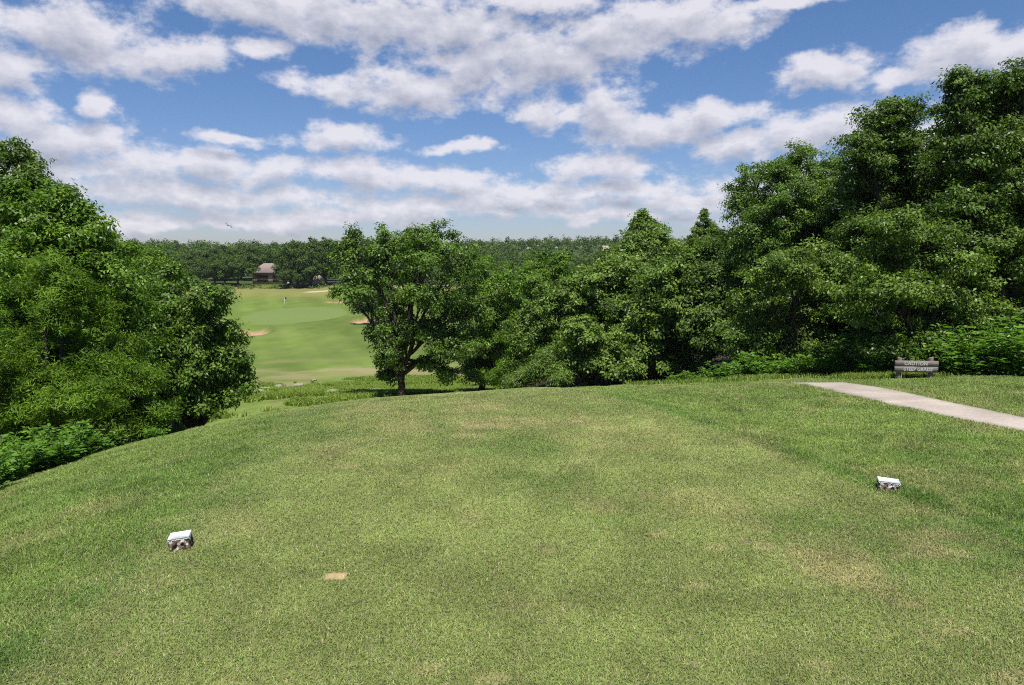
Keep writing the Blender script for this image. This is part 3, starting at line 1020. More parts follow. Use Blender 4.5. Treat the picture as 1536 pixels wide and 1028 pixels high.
rk = [rock_mesh(s) for s in (1, 2, 3, 4)]
for i, (u, v, s, lab) in enumerate([
        (399, 587, 0.42, 'large pale limestone rock in the creek bed right of the round leafy tree'),
        (418, 582, 0.32, 'pale limestone rock on the creek bank, first of the three toward the fairway'),
        (429, 584, 0.30, 'tan limestone rock in the middle of the creek bank cluster'),
        (449, 581, 0.40, 'pale flat limestone rock at the right end of the creek bank cluster'),
        (385, 593, 0.45, 'limestone rock half hidden by the low branch of the round leafy tree'),
        (357, 597, 0.50, 'limestone rock at the foot of the round leafy tree'),
        (497, 595, 0.38, 'flat limestone slab at the edge of the tall creek grass'),
        (566, 588, 0.34, 'brown limestone rock left of the trunk of the lone tree'),
        (471, 572, 0.22, 'small limestone rock at the top of the bare bank')]):
    x, y = G(u, v)
    y = max(y, 36); x = ray(u, v)[0] * y
    z = float(H(np.array([x]), np.array([y]))[0])
    o = link('creek_rock', rk[i % 4], loc=(x, y, z + 0.08), label=lab, cat='rock', group='limestone rocks along the creek')
    o.rotation_euler = (0, 0, i * 1.7); o.scale = (s * 1.1, s * 0.85, s * 0.85)

# ================================================================== TALL GRASS
def tall_grass(name, pts, h0, h1, w, colA, colB, label, seed):
    rng = np.random.default_rng(seed)
    x, y = pts
    n = len(x)
    h = h0 + (h1 - h0) * rng.random(n)
    t = rng.random(n)[:, None]
    col = np.array(colA) * (1 - t) + np.array(colB) * t
    v, f, c = blades(x, y, h, w * (0.7 + 0.6 * rng.random(n)), 0.7, col, rng, True)
    return link(name, mesh_from(name, v, f, 0, M_blade, {'tone': ('FLOAT_COLOR', c)}), kind='stuff', label=label, cat='grass')


rng = np.random.default_rng(77)
n = 420000
x = rng.uniform(-24, 0, n)
lo_ = np.interp(x, [-24, -19, -14, -8, 0], [26.0, 25.0, 25.0, 31.0, 41.0]); hi_ = np.interp(x, [-24, -17, -11, -6, 0], [49.0, 52.5, 57.5, 57.5, 55.0])
y = lo_ + (hi_ - lo_) * rng.random(n)
m = fbm(x / 1.6, y / 1.6, 131, 3) > 0.42 + 0.10 * rng.random(n) + 0.12 * sstep(-15, -21, x)
tall_grass('creek_grass', (x[m], y[m]), 0.06, 0.30, 0.040, (0.115, 0.200, 0.020), (0.265, 0.350, 0.055), 'tall bright green grass along the creek', 78)
# longer tussocks round the foot of the sign and along the planting on the right
n = 30000
x = rng.uniform(3.0, 14.5, n); y = rng.uniform(14.9, 18.4, n) - 0.04 * (x - 8)
m = (rng.random(n) < sstep(14.9, 16.6, y)) & (fbm(x / 0.55, y / 0.55, 137, 3) > 0.47)
x1, y1 = x[m], y[m]
sx0, sy0 = pc[0], SY
x2 = sx0 - 0.02 + rng.normal(size=2600) * 0.36; y2 = sy0 + 0.16 + np.abs(rng.normal(size=2600)) * 0.14
x3 = sx0 - 0.75 + rng.normal(size=3200) * 0.28; y3 = sy0 + 0.8 + rng.normal(size=3200) * 0.3
tall_grass('verge_grass', (np.concatenate([x1, x2, x3]), np.concatenate([y1, y2, y3])), 0.03, 0.17, 0.014, (0.085, 0.16, 0.018), (0.25, 0.31, 0.05), 'unmown grass and weeds between the lawn and the shrubs', 79)
# fringe where the lawn meets the planting on the left
n = 5000
y = rng.uniform(6.0, 12.0, n); x = left_edge_x(y) - 0.05 - np.abs(rng.normal(size=n)) * 0.22
kk = fbm(x / 0.4, y / 0.4, 151, 2) > 0.5; x = x[kk]; y = y[kk]
tall_grass('edge_grass', (x, y), 0.03, 0.14, 0.010, (0.10, 0.17, 0.02), (0.22, 0.27, 0.07), 'ragged grass along the left edge of the lawn', 80)

# ================================================================== BROADLEAF SHRUBS
def shrub_proto(name, seed, hgt, rad, n_stem, label, group):
    """upright leafy stems carrying pairs of large pointed leaves"""
    rng = np.random.default_rng(seed)
    mb = MB()
    Ps, Ns, Ts, Ls, Ws, tn = [], [], [], [], [], []
    for s in range(n_stem):
        a = rng.random() * 2 * math.pi; rr = rad * math.sqrt(rng.random())
        b0 = np.array([math.cos(a) * rr * 0.55, math.sin(a) * rr * 0.55, -0.05])
        hh = hgt * (0.55 + 0.5 * rng.random()) * (1 - 0.25 * (rr / rad))
        lean = np.array([math.cos(a), math.sin(a), 0]) * rr * 0.8 + rng.normal(size=3) * 0.06 * np.array([1, 1, 0])
        k = np.linspace(0, 1, 6)[:, None]
        pts = b0 + np.array([0, 0, hh]) * k + lean * k ** 1.6
        mb.tube(pts, np.linspace(0.011, 0.004, 6), 5)
        tone = rng.random()
        nn = int(hh / 0.075)
        for j in range(nn):
            q = 0.12 + 0.88 * (j + rng.random() * 0.5) / nn
            c = b0 + np.array([0, 0, hh]) * q + lean * q ** 1.6
            base_a = j * 1.57 + rng.normal() * 0.4
            big = (0.75 + 0.5 * rng.random()) * (1.15 - 0.45 * q)
            for sgn in (0, math.pi):
                for l in range(3):
                    aa = base_a + sgn + (l - 1) * 0.55
                    dirh = np.array([math.cos(aa), math.sin(aa), 0])
                    droop = 0.15 - 0.55 * rng.random()
                    tt = unit(dirh + np.array([0, 0, droop + 0.35 * q]))
                    nr = unit(np.array([0, 0, 1.0]) + 0.35 * rng.normal(size=3) - 0.3 * dirh * droop)
                    nr = unit(nr - tt * (nr @ tt))
                    Ps.append(c + tt * 0.03 + dirh * (0.05 if l == 1 else 0.0)); Ns.append(nr); Ts.append(tt)
                    Ls.append(0.165 * big); Ws.append(0.078 * big); tn.append(np.clip(0.25 + 0.35 * tone + 0.5 * rng.random() * (0.5 + 0.5 * q), 0, 1))
    v = leaf_arrays(np.array(Ps), np.array(Ns), np.array(Ts), np.array(Ls), np.array(Ws), 0.25)
    root = link(name, None, loc=(0, 0, 0), label=label, cat='shrub', group=group)
    link('foliage', foliage_mesh('foliage', v, np.repeat(tn, 4), LEAF['elder']), root)
    link('stems', mb.mesh('stems', mat_stem, True), root)
    return root


mat_stem = mat_noise('green_stem', (0.05, 0.07, 0.02), (0.12, 0.13, 0.05), 6, 0.7)
LAB_R = 'bright broadleaf shrub in the row behind the wooden sign'
GR_R = 'broadleaf shrubs along the right edge of the lawn'
LAB_L = 'bright broadleaf weed at the foot of the left-hand trees'
GR_L = 'broadleaf weeds along the left edge of the lawn'
protos = [shrub_proto('broadleaf_shrub', 200 + i, hgt, rad, ns, LAB_R, GR_R) for i, (hgt, rad, ns) in enumerate([(1.35, 0.62, 20), (1.0, 0.66, 17), (0.8, 0.5, 13)])]
used = [False] * 3
rng = np.random.default_rng(300)


def put_shrub(k, x, y, sc, label, group):
    z = float(H(np.array([x]), np.array([y]))[0])
    sc *= 0.72 + 0.56 * rng.random()
    o = protos[k]
    if not used[k]:
        used[k] = True
        o.location = (x, y, z); o.rotation_euler = (0, 0, rng.random() * 6.28); o.scale = (sc,) * 3
        o['label'] = label; o['group'] = group
    else:
        copy_tree(o, (x, y, z), rng.random() * 6.28, sc, label, group)


# right-hand row: pixel column, depth, variant, scale
for (u, Y, k, sc) in [(1535, 14.9, 0, 1.0), (1500, 15.0, 0, 0.95), (1465, 15.2, 0, 1.0), (1436, 15.3, 1, 0.9), (1520, 15.9, 0, 1.1), (1480, 16.0, 0, 1.1), (1570, 15.0, 0, 1.1), (1610, 15.2, 0, 1.1), (1560, 16.2, 0, 1.2),
                      (1405, 16.4, 0, 1.0), (1372, 16.5, 0, 0.95), (1340, 16.6, 0, 0.9), (1310, 16.6, 1, 0.95), (1280, 16.9, 1, 1.0), (1440, 17.0, 0, 1.1), (1390, 17.3, 0, 1.15), (1330, 17.4, 0, 1.1), (1285, 17.6, 0, 0.95),
                      (1252, 17.3, 2, 1.0), (1228, 17.6, 2, 1.0), (1200, 17.9, 2, 0.95), (1172, 18.2, 2, 1.0), (1146, 18.5, 2, 0.95), (1120, 18.6, 2, 0.9), (1092, 18.9, 2, 0.9), (1064, 19.2, 2, 0.85), (1040, 19.6, 2, 0.8),
                      (1240, 18.4, 1, 1.0), (1190, 18.8, 1, 0.9), (1150, 19.3, 1, 0.85), (1105, 19.6, 1, 0.85), (1015, 20.0, 2, 0.7)]:
    put_shrub(k, ray(u, 570)[0] * Y, Y, sc, LAB_R, GR_R)
for i, (u, v, k, sc) in enumerate([(-60, 728, 0, 0.72), (5, 703, 1, 0.75), (40, 692, 1, 0.72), (82, 684, 1, 0.72), (120, 676, 0, 0.55), (152, 668, 2, 0.7), (60, 672, 0, 0.62), (-20, 690, 0, 0.8),
                                   (232, 650, 2, 0.5), (20, 680, 0, 0.75), (100, 668, 0, 0.6)]):
    Y = float(np.interp(v, [640, 728], [11.2, 7.2])) + 0.5
    x = ray(u, v)[0] * Y
    put_shrub(k, x, Y, sc, LAB_L, GR_L)

# ================================================================== TREES
# left group
tree('oak_tree', 'tall dark oak at the left edge of the photo with branch tips against the sky', 'tree', 'live_oak', 17, -70,
     [(-30, 280, 55, 55), (15, 240, 32, 28), (30, 290, 40, 35), (-80, 330, 100, 90), (45, 270, 20, 16), (75, 295, 26, 20), (0, 350, 60, 60), (90, 330, 22, 22), (-150, 260, 90, 90), (-160, 430, 110, 110)], 11, 0.22, 0.5)
tree('elm_tree', 'bushy bright green tree behind the feathery juniper on the left', 'tree', 'elm', 14.5, 60,
     [(70, 385, 60, 50), (35, 312, 40, 30), (84, 303, 24, 18), (112, 326, 22, 18), (10, 290, 26, 22), (60, 338, 46, 36), (98, 338, 34, 30), (128, 362, 34, 28), (165, 380, 30, 24), (20, 340, 50, 40), (20, 420, 70, 70), (115, 400, 45, 40), (150, 430, 48, 48), (60, 470, 80, 60), (130, 500, 70, 60), (175, 470, 40, 45), (185, 545, 50, 60), (-60, 480, 90, 110), (110, 580, 80, 60), (10, 570, 80, 80)], 12, 0.16, 0.4)
tree('juniper_tree', 'feathery yellow-green juniper at the left edge of the lawn', 'tree', 'juniper', 11.6, 70,
     [(45, 520, 50, 45), (105, 470, 50, 45), (90, 545, 60, 40), (40, 590, 55, 40), (110, 605, 60, 35), (10, 640, 50, 40), (75, 640, 60, 30), (-30, 560, 60, 70), (75, 420, 36, 40)], 13, 0.10, 0.4)
tree('juniper_tree', 'smaller feathery juniper between the tall juniper and the round leafy tree', 'tree', 'juniper', 12.6, 185,
     [(180, 545, 40, 40), (200, 585, 44, 35), (165, 600, 45, 35), (215, 620, 36, 28), (150, 640, 50, 25), (190, 640, 45, 22), (165, 655, 40, 18), (215, 640, 36, 20), (235, 625, 28, 22)], 14, 0.08, 0.4)
tree('elm_tree', 'pale blossom-flecked tree top between juniper and round leafy tree', 'tree', 'elm', 17, 180,
     [(150, 385, 32, 28), (190, 440, 35, 45), (205, 500, 35, 55), (165, 420, 35, 35), (190, 570, 45, 60)], 15, 0.12, 0.4)
tree('elm_tree', 'small bright tree top showing above the round leafy tree', 'tree', 'elm', 25, 218,
     [(213, 388, 28, 24), (228, 402, 26, 22), (200, 420, 35, 35), (225, 440, 36, 40)], 16, 0.14, 0.5)
tree('round_leafy_tree', 'round dark green leafy tree beside the view down to the fairway', 'tree', 'pecan', 19, 285,
     [(262, 448, 48, 42), (310, 470, 42, 42), (325, 515, 40, 40), (265, 510, 60, 50), (300, 555, 55, 38), (245, 560, 45, 50), (338, 545, 28, 26), (352, 578, 26, 28), (330, 600, 22, 14), (290, 600, 48, 22), (250, 605, 40, 26), (363, 560, 14, 14), (225, 500, 30, 60)], 17, 0.16, 0.4,
     L=0.115, W=0.060, cr=0.27, n=80, cover=1.3)

# lone tree and the one behind it
lone = [(533, 372, 26, 26), (520, 405, 26, 24), (545, 412, 36, 30), (528, 440, 30, 14), (575, 372, 26, 28), (612, 362, 30, 22), (650, 358, 34, 20), (648, 395, 46, 34), (595, 412, 44, 36), (690, 395, 34, 30),
        (635, 445, 52, 32), (590, 470, 32, 26), (575, 505, 24, 18), (612, 505, 36, 28), (655, 490, 44, 32), (690, 465, 36, 34), (665, 528, 34, 20), (580, 540, 16, 14), (586, 562, 14, 12), (643, 548, 18, 14), (674, 562, 13, 12), (700, 520, 26, 22)]
lb = P(600, 588, 34)
tree('lone_tree', 'lone spreading tree with a forked dark trunk in front of the fairway', 'tree', 'pecan', 34, 600, lone, 21, 0.20, 0.42, twigs=7, cover=0.85, dens=0.82)
tree('leafy_tree', 'leafy tree just right of the lone tree, shading the creek bank', 'tree', 'pecan', 38, 722,
     [(712, 405, 34, 30), (742, 430, 32, 34), (720, 455, 38, 34), (752, 480, 32, 38), (722, 510, 38, 28), (757, 525, 26, 34), (735, 548, 30, 16), (775, 450, 22, 26), (715, 562, 20, 12), (745, 568, 24, 12), (708, 548, 16, 12)], 22, 0.20, 0.4, mat=LEAF['elm'], dens=0.85)

# middle mass
tree('bright_tree', 'bright yellow-green tree top rising against the far ridge', 'tree', 'elm', 46, 825,
     [(818, 400, 26, 22), (842, 392, 16, 14), (800, 425, 30, 26), (830, 440, 34, 30), (855, 425, 24, 22), (790, 470, 36, 40)], 23, 0.2, 0.45, L=0.15, W=0.075, cr=0.36, n=80)
tree('vine_covered_tree', 'wide vine-covered tree with a rounded crown left of the pointed tree', 'tree', 'vine', 27, 890,
     [(840, 455, 34, 32), (880, 432, 40, 34), (925, 420, 38, 34), (860, 500, 46, 36), (910, 480, 55, 45), (830, 520, 40, 34), (880, 540, 50, 26), (940, 530, 50, 30), (815, 555, 30, 18), (800, 490, 26, 36)], 24, 0.2, 0.35)
tree('pointed_tree', 'pointed vine-draped tree standing above the middle thicket', 'tree', 'vine', 30, 960,
     [(966, 330, 9, 8, 0), (965, 340, 17, 11, 0), (962, 353, 27, 15, 0), (945, 376, 38, 22), (985, 372, 34, 22), (960, 400, 55, 24), (1005, 388, 30, 22), (930, 410, 40, 26), (1000, 425, 50, 35), (960, 450, 55, 40)], 25, 0.2, 0.45)
tree('vine_covered_tree', 'vine-covered tree in front of the pointed tree, dark hollows at its foot', 'tree', 'vine', 25, 1010,
     [(1000, 440, 45, 34), (1050, 425, 40, 34), (1020, 480, 50, 38), (970, 490, 44, 40), (1070, 470, 36, 40), (990, 530, 45, 26), (1050, 520, 46, 28), (1090, 500, 32, 34), (940, 545, 40, 18), (1040, 395, 40, 30)], 26, 0.18, 0.35)
tree('cedar_tree', 'narrow cedar spire with a thin tip beside the dark oak', 'tree', 'juniper', 31, 1062,
     [(1057, 318, 1.5, 6, 0), (1058, 329, 5, 9, 0), (1059, 341, 12, 9, 0), (1045, 347, 6, 6, 0), (1060, 346, 16, 8, 0), (1061, 352, 20, 9, 0), (1063, 358, 24, 9, 0), (1064, 364, 27, 10, 0), (1066, 371, 30, 10, 0), (1067, 378, 32, 14, 0), (1072, 396, 38, 18, 0), (1078, 425, 40, 30, 0), (1080, 455, 46, 34, 0)], 27, 0.16, 0.5, mat=LEAF['vine'], cr=0.10, n=60, L=0.10, W=0.036, cover=1.6, dens=1.3)
tree('olive_green_shrub', 'willowy olive green shrub at the left foot of the thicket', 'shrub', 'olive', 24, 805,
     [(800, 556, 20, 16), (820, 545, 22, 20), (785, 572, 22, 12), (835, 562, 20, 11)], 28, 0.05, 0.3, mat=LEAF['vine'])
tree('leafy_shrub', 'low leafy shrub at the foot of the wide vine-covered tree', 'shrub', 'vine', 24.5, 880,
     [(870, 500, 26, 22), (895, 520, 30, 22), (860, 545, 28, 18), (910, 548, 32, 14), (940, 552, 30, 12)], 29, 0.05, 0.3)
tree('young_tree', 'slim green sapling at the gap right of the lone tree', 'tree', 'elm', 30, 765,
     [(768, 500, 20, 22), (782, 525, 22, 22), (765, 550, 24, 18), (790, 480, 18, 18), (745, 568, 16, 9)], 30, 0.08, 0.35)

# right group
tree('oak_tree', 'dark rounded oak standing tallest beside the cedar spire', 'tree', 'live_oak', 23, 1180,
     [(1135, 285, 34, 34), (1165, 262, 30, 22), (1215, 252, 34, 34), (1240, 270, 26, 32), (1130, 320, 36, 36), (1175, 310, 48, 44), (1230, 320, 42, 44), (1150, 360, 46, 34), (1210, 370, 48, 40), (1115, 375, 30, 36), (1125, 425, 40, 40)], 31, 0.24, 0.45, mat=LEAF['pecan'], L=0.08, W=0.04, dens=1.5)
tree('oak_tree', 'tall oak in the middle of the right-hand group, bare limb near its top', 'tree', 'live_oak', 20, 1360,
     [(1345, 165, 28, 26), (1318, 190, 30, 28), (1362, 205, 36, 40), (1300, 235, 40, 36), (1345, 255, 50, 40), (1282, 290, 34, 38), (1325, 310, 50, 40), (1390, 290, 46, 46), (1420, 230, 30, 40), (1380, 350, 60, 44), (1300, 350, 44, 36), (1335, 225, 40, 40, 0.9), (1360, 280, 50, 50, 1.0), (1315, 280, 40, 40, 1.0)], 32, 0.20, 0.5, dens=1.5)
tree('oak_tree', 'largest oak, filling the right edge of the photo up to the clouds', 'tree', 'live_oak', 17.5, 1520,
     [(1450, 135, 30, 26), (1432, 180, 34, 34), (1490, 160, 44, 40), (1530, 120, 34, 30), (1560, 150, 50, 50), (1460, 230, 48, 44), (1530, 230, 60, 54), (1500, 300, 56, 46), (1445, 300, 40, 44), (1570, 320, 70, 64), (1535, 385, 60, 40), (1620, 240, 80, 100), (1480, 365, 46, 34), (1600, 420, 70, 50), (1470, 190, 40, 40, 1.0), (1500, 220, 50, 50, 1.2), (1480, 300, 50, 50, 1.2)], 33, 0.26, 0.5, twigs=9, dens=1.4)
tree('oak_tree', 'pale layered oak below the dark rounded oak, drooping to the weeds', 'tree', 'live_oak', 19.5, 1190,
     [(1180, 395, 40, 22), (1230, 385, 44, 24), (1150, 425, 40, 24), (1205, 430, 54, 26), (1255, 425, 36, 26), (1130, 470, 38, 26), (1180, 475, 48, 26), (1240, 470, 44, 26), (1120, 510, 34, 20), (1165, 515, 36, 18), (1215, 510, 30, 14), (1180, 533, 44, 13), (1130, 533, 30, 12), (1232, 528, 30, 12), (1190, 500, 50, 22, 0.9)], 34, 0.13, 0.4, mat=LEAF['vine'])
tree('oak_tree', 'pale layered oak reaching out over the wooden sign', 'tree', 'live_oak', 16.8, 1375,
     [(1340, 345, 44, 22), (1395, 355, 40, 24), (1310, 385, 44, 24), (1370, 395, 60, 28), (1430, 395, 40, 26), (1330, 430, 56, 28), (1400, 440, 60, 30), (1455, 440, 40, 28), (1300, 470, 46, 24), (1360, 480, 56, 26), (1425, 485, 56, 26), (1475, 480, 34, 22), (1330, 510, 40, 16), (1395, 515, 44, 14), (1285, 440, 34, 26), (1475, 505, 26, 12), (1340, 532, 40, 13), (1400, 530, 40, 13), (1450, 515, 36, 14), (1365, 505, 50, 20, 0.8), (1420, 500, 50, 20, 0.8)], 35, 0.12, 0.4, mat=LEAF['vine'], cover=1.4)

# woodland behind both groups (one grown tree, copied)
rngw = np.random.default_rng(400)


def generic(name, species, seed, lobes, r0, label, group, mat=None, **kw):
    rng = np.random.default_rng(seed)
    S = dict(SPEC[species]); S.update(kw)
    root = link(name, None, label=label, cat='tree', group=group)
    lobes = [(np.array(c, float), np.array(r, float)) for c, r in lobes]
    C, D = crown_clumps(lobes, rng, S['cr'], S['cover'], dens=S.get('dens', 1.0))
    v, t = foliage(C, D, rng, S['cr'], S['n'], S['L'], S['W'], S['flat'], S['elong'], droop=S['droop'])
    link('crown', foliage_mesh('crown', v, t, mat or LEAF[species]), root)
    link('trunk', trunk_mesh(np.zeros(3), lobes, C, rng, r0, 0.4, M_bark, twigs=4), root)
    NL.append((name, len(t) // 4))
    return root


wg = generic('woodland_oak', 'live_oak', 41, [((0, 0, 4.2), (1.9, 1.9, 1.5)), ((1.4, .5, 3.2), (1.6, 1.5, 1.3)), ((-1.5, .3, 3.3), (1.6, 1.5, 1.2)), ((0.2, -1.5, 3.0), (1.5, 1.4, 1.2)), ((0, 1.5, 3.2), (1.5, 1.4, 1.2)), ((-.8, -.8, 1.7), (1.5, 1.5, 1.0)), ((1.0, -.4, 1.6), (1.4, 1.4, .9))], 0.16,
              'oak in the shade of the wood behind the tall right-hand oaks', 'oaks deep in the right-hand wood', cr=0.42, n=110, L=0.12, W=0.06)
first = True
for (x, y, s) in [(16, 21, 1.25), (12, 23, 1.1), (20, 20, 1.3), (8.5, 24, 0.95), (14.5, 26, 1.3), (19, 25, 1.4), (5.5, 28, 0.9), (10, 28, 1.1), (24, 24, 1.4), (17.5, 17.8, 1.0), (21, 16, 1.2), (7, 33, 1.0), (2.5, 33, 0.85), (14, 33, 1.2)]:
    z = float(H(np.array([x]), np.array([y]))[0]) - 0.1
    if first:
        wg.location = (x, y, z); wg.scale = (s, s, s); first = False
    else:
        copy_tree(wg, (x, y, z), rngw.random() * 6.28, s)
for (x, y, s) in [(-12.5, 13, 0.95), (-15, 17, 1.1), (-13, 21, 1.1), (-18, 13, 1.2), (-17, 24, 1.3), (-21, 20, 1.4), (-12, 9.5, 0.9), (-23, 28, 1.3), (-20, 33, 1.1)]:
    z = float(H(np.array([x]), np.array([y]))[0]) - 0.1
    copy_tree(wg, (x, y, z), rngw.random() * 6.28, s, 'oak in the shade of the thicket behind the left-hand trees', 'oaks deep in the left-hand thicket')

# oaks round the house, far side of the green
FO = dict(cr=0.85, n=40, L=0.46, W=0.30, cover=1.3, flat=0.7, elong=1.1, droop=0.2)
far_protos = [generic('distant_oak', 'live_oak', 50 + i, lob, 0.34, 'x', 'oaks around the house beyond the green', mat=LEAF['far'], **FO) for i, lob in enumerate([
    [((0, 0, 7.2), (4.2, 4.0, 2.6)), ((-3.6, 0, 5.6), (3.2, 3, 2.2)), ((3.6, .5, 5.8), (3.2, 3, 2.2)), ((0, -2.5, 5.2), (3.6, 3, 2.0))],
    [((0, 0, 8.6), (3.8, 3.6, 2.8)), ((-2.8, .5, 6.4), (3.2, 3, 2.4)), ((3.0, -.5, 6.6), (3.4, 3, 2.4)), ((0.5, -2, 5.0), (4.0, 3, 2.0)), ((4.6, 0, 4.4), (2.4, 2.4, 1.6))],
    [((0, 0, 5.6), (3.6, 3.4, 2.2)), ((-2.6, 0, 4.4), (2.8, 2.6, 1.8)), ((2.6, .3, 4.6), (2.8, 2.6, 1.8))]])]
fused = [False] * 3
for (u, Y, k, s, lab) in [
        (338, 186, 0, 0.80, 'wide low oak at the left end of the row by the house'), (357, 184, 2, 0.95, 'oak with several pale trunks just left of the house'),
        (322, 190, 1, 0.85, 'oak half hidden behind the small bright tree top'), (383, 206, 0, 0.95, 'oak standing behind the house roof at its left end'),
        (404, 214, 1, 0.9, 'oak rising behind the middle of the house roof'), (447, 181, 1, 1.05, 'big dark oak with leaning trunk right of the house roof'),
        (466, 183, 1, 1.10, 'tall dark oak second right of the house'), (490, 186, 1, 1.1, 'tall dark oak third right of the house'),
        (436, 178, 2, 0.66, 'small round oak in front of the big dark oaks'), (455, 177.5, 2, 0.55, 'smallest oak, by the low garden wall'), (520, 190, 1, 1.1, 'dark oak showing left of the lone tree crown'),
        (478, 200, 0, 1.1, 'oak behind the tall dark oaks near the house'), (300, 188, 1, 0.8, 'oak behind the round leafy tree, left part'), (280, 192, 0, 0.9, 'oak behind the round leafy tree, farther left'),
        (335, 206, 1, 0.9, 'oak in the second row left of the house'), (362, 212, 0, 1.0, 'oak in the second row nearest the house'),
        (548, 150, 0, 0.75, 'oak shading the far fringe of the green behind the lone tree'), (556, 118, 2, 0.9, 'oak behind the lone tree, nearer the pale bunker'), (575, 168, 1, 0.9, 'oak far behind the lone tree'),
        (600, 190, 1, 1.0, 'oak at the end of the row, hidden by the lone tree')]:
    x = ray(u, 430)[0] * Y
    z = float(H(np.array([x]), np.array([float(Y)]))[0]) - 0.1
    if not fused[k]:
        fused[k] = True; o = far_protos[k]
        o.location = (x, Y, z); o.scale = (s, s, s); o['label'] = lab
    else:
        copy_tree(far_protos[k], (x, Y, z), rngw.random() * 6.28, s, lab)

# low bushes along the back edge of the course
rng = np.random.default_rng(500)
n = 46
C0 = []
for i in range(n):
    u = rng.uniform(320, 520); Y = rng.uniform(176, 181)
    x = ray(u, 430)[0] * Y
    C0.append((x, Y, float(H(np.array([x]), np.array([Y]))[0]) + 0.2))
C0 = np.array(C0); D0 = np.tile(np.array([0, -0.3, 0.9]), (n, 1))
v, t = foliage(C0, D0, rng, 0.95, 60, 0.4, 0.25, 0.8, 1.0)
link('undergrowth', foliage_mesh('undergrowth', v, t, LEAF['olive']), kind='stuff', label='low scrub along the back edge of the course', cat='undergrowth')

# ------------------------------------------------------------------ far woods (one mass)
rng = np.random.default_rng(600)
Cs, Ds, Sz = [], [], []


def wood_ok(x, y):
    s = x / y
    if 176 < y < 206 and hx - 18 < x < hx + 22: return False
    if y < 183:
        return (s > -0.16 + 0.06 * (y / 180) and x > 0.5 - 0.09 * y) and y > 40 or (s < -0.50)
    return True


pts = []
tries = 0
while len(pts) < 3600 and tries < 60000:
    tries += 1
    y = 40 + 470 * rng.random() ** 0.8
    x = rng.uniform(-0.95, 0.95) * y
    if y > 183 or wood_ok(x, y):
        if not wood_ok(x, y): continue
        pts.append((x, y))
pts = np.array(pts)
zz = H(pts[:, 0], pts[:, 1])
vs, ts = [], []
bands = [(40, 90, 0.30, 0.19, 420, 2.3), (90, 190, 0.48, 0.30, 230, 2.6), (190, 290, 0.75, 0.5, 130, 2.9), (290, 520, 1.05, 0.72, 80, 3.1)]
for (a, b, L_, W_, nl, rad) in bands:
    m = (pts[:, 1] >= a) & (pts[:, 1] < b)
    k = m.sum()
    if not k: continue
    hgt = 3.0 + 5.0 * rng.random(k) ** 2 + 5.0 * (fbm(pts[m][:, 0] / 45, pts[m][:, 1] / 60, 141, 2) - 0.5)
    if b <= 190: hgt *= 0.95
    c = np.column_stack([pts[m], zz[m] + hgt * 0.62]); ct_ = rng.random(k)
    # three clumps per crown
    for (ox, oz, sc) in ((0, 0.25, 1.0), (0.6, -0.1, 0.8), (-0.6, -0.15, 0.8)):
        aa = rng.random(k) * 6.28
        cc = c + np.column_stack([np.cos(aa) * ox * rad, np.sin(aa) * ox * rad, oz * hgt * 0.6])
        D = np.tile(np.array([0, 0, 1.0]), (k, 1))
        v, t = foliage(cc, D, rng, rad * sc * 0.85, int(nl / 2.2), L_, W_, 0.72, 1.0, up=0.25, jitter=0.6, ct=ct_)
        vs.append(v); ts.append(t)
v = np.concatenate(vs); t = np.concatenate(ts)
link('distant_woods', foliage_mesh('distant_woods', v, t, LEAF['far']), kind='stuff', label='dense woods covering the far ridge', cat='woods')
print('woods quads', len(t) // 4, 'crowns', len(pts))
print('leaves', sum(a[1] for a in NL), NL)

# ================================================================== SUN, SKY
SUN_EL, SUN_AZ = math.radians(64), math.radians(174)     # azimuth from +Y toward +X
sd = Vector((math.sin(SUN_AZ) * math.cos(SUN_EL), math.cos(SUN_AZ) * math.cos(SUN_EL), math.sin(SUN_EL)))
sl = bpy.data.lights.new('sun', 'SUN'); sl.energy = 5.0; sl.angle = math.radians(0.53); sl.color = (1.0, 0.955, 0.88)
so = bpy.data.objects.new('sun', sl); COL.objects.link(so)
so.rotation_euler = (-sd).to_track_quat('-Z', 'Y').to_euler(); so.location = (0, 0, 60)

w = bpy.data.worlds.new('World'); scene.world = w; w.use_nodes = True
nt = w.node_tree; N = nt.nodes; L = nt.links; N.clear()
wo = N.new('ShaderNodeOutputWorld'); bg = N.new('ShaderNodeBackground'); L.new(bg.outputs[0], wo.inputs[0])
bg.inputs['Strength'].default_value = 0.115
sky = N.new('ShaderNodeTexSky'); sky.sky_type = 'NISHITA'; sky.sun_disc = False
sky.sun_elevation = SUN_EL; sky.sun_rotation = SUN_AZ; sky.air_density = 1.0; sky.dust_density = 0.6; sky.ozone_density = 2.0; sky.altitude = 200

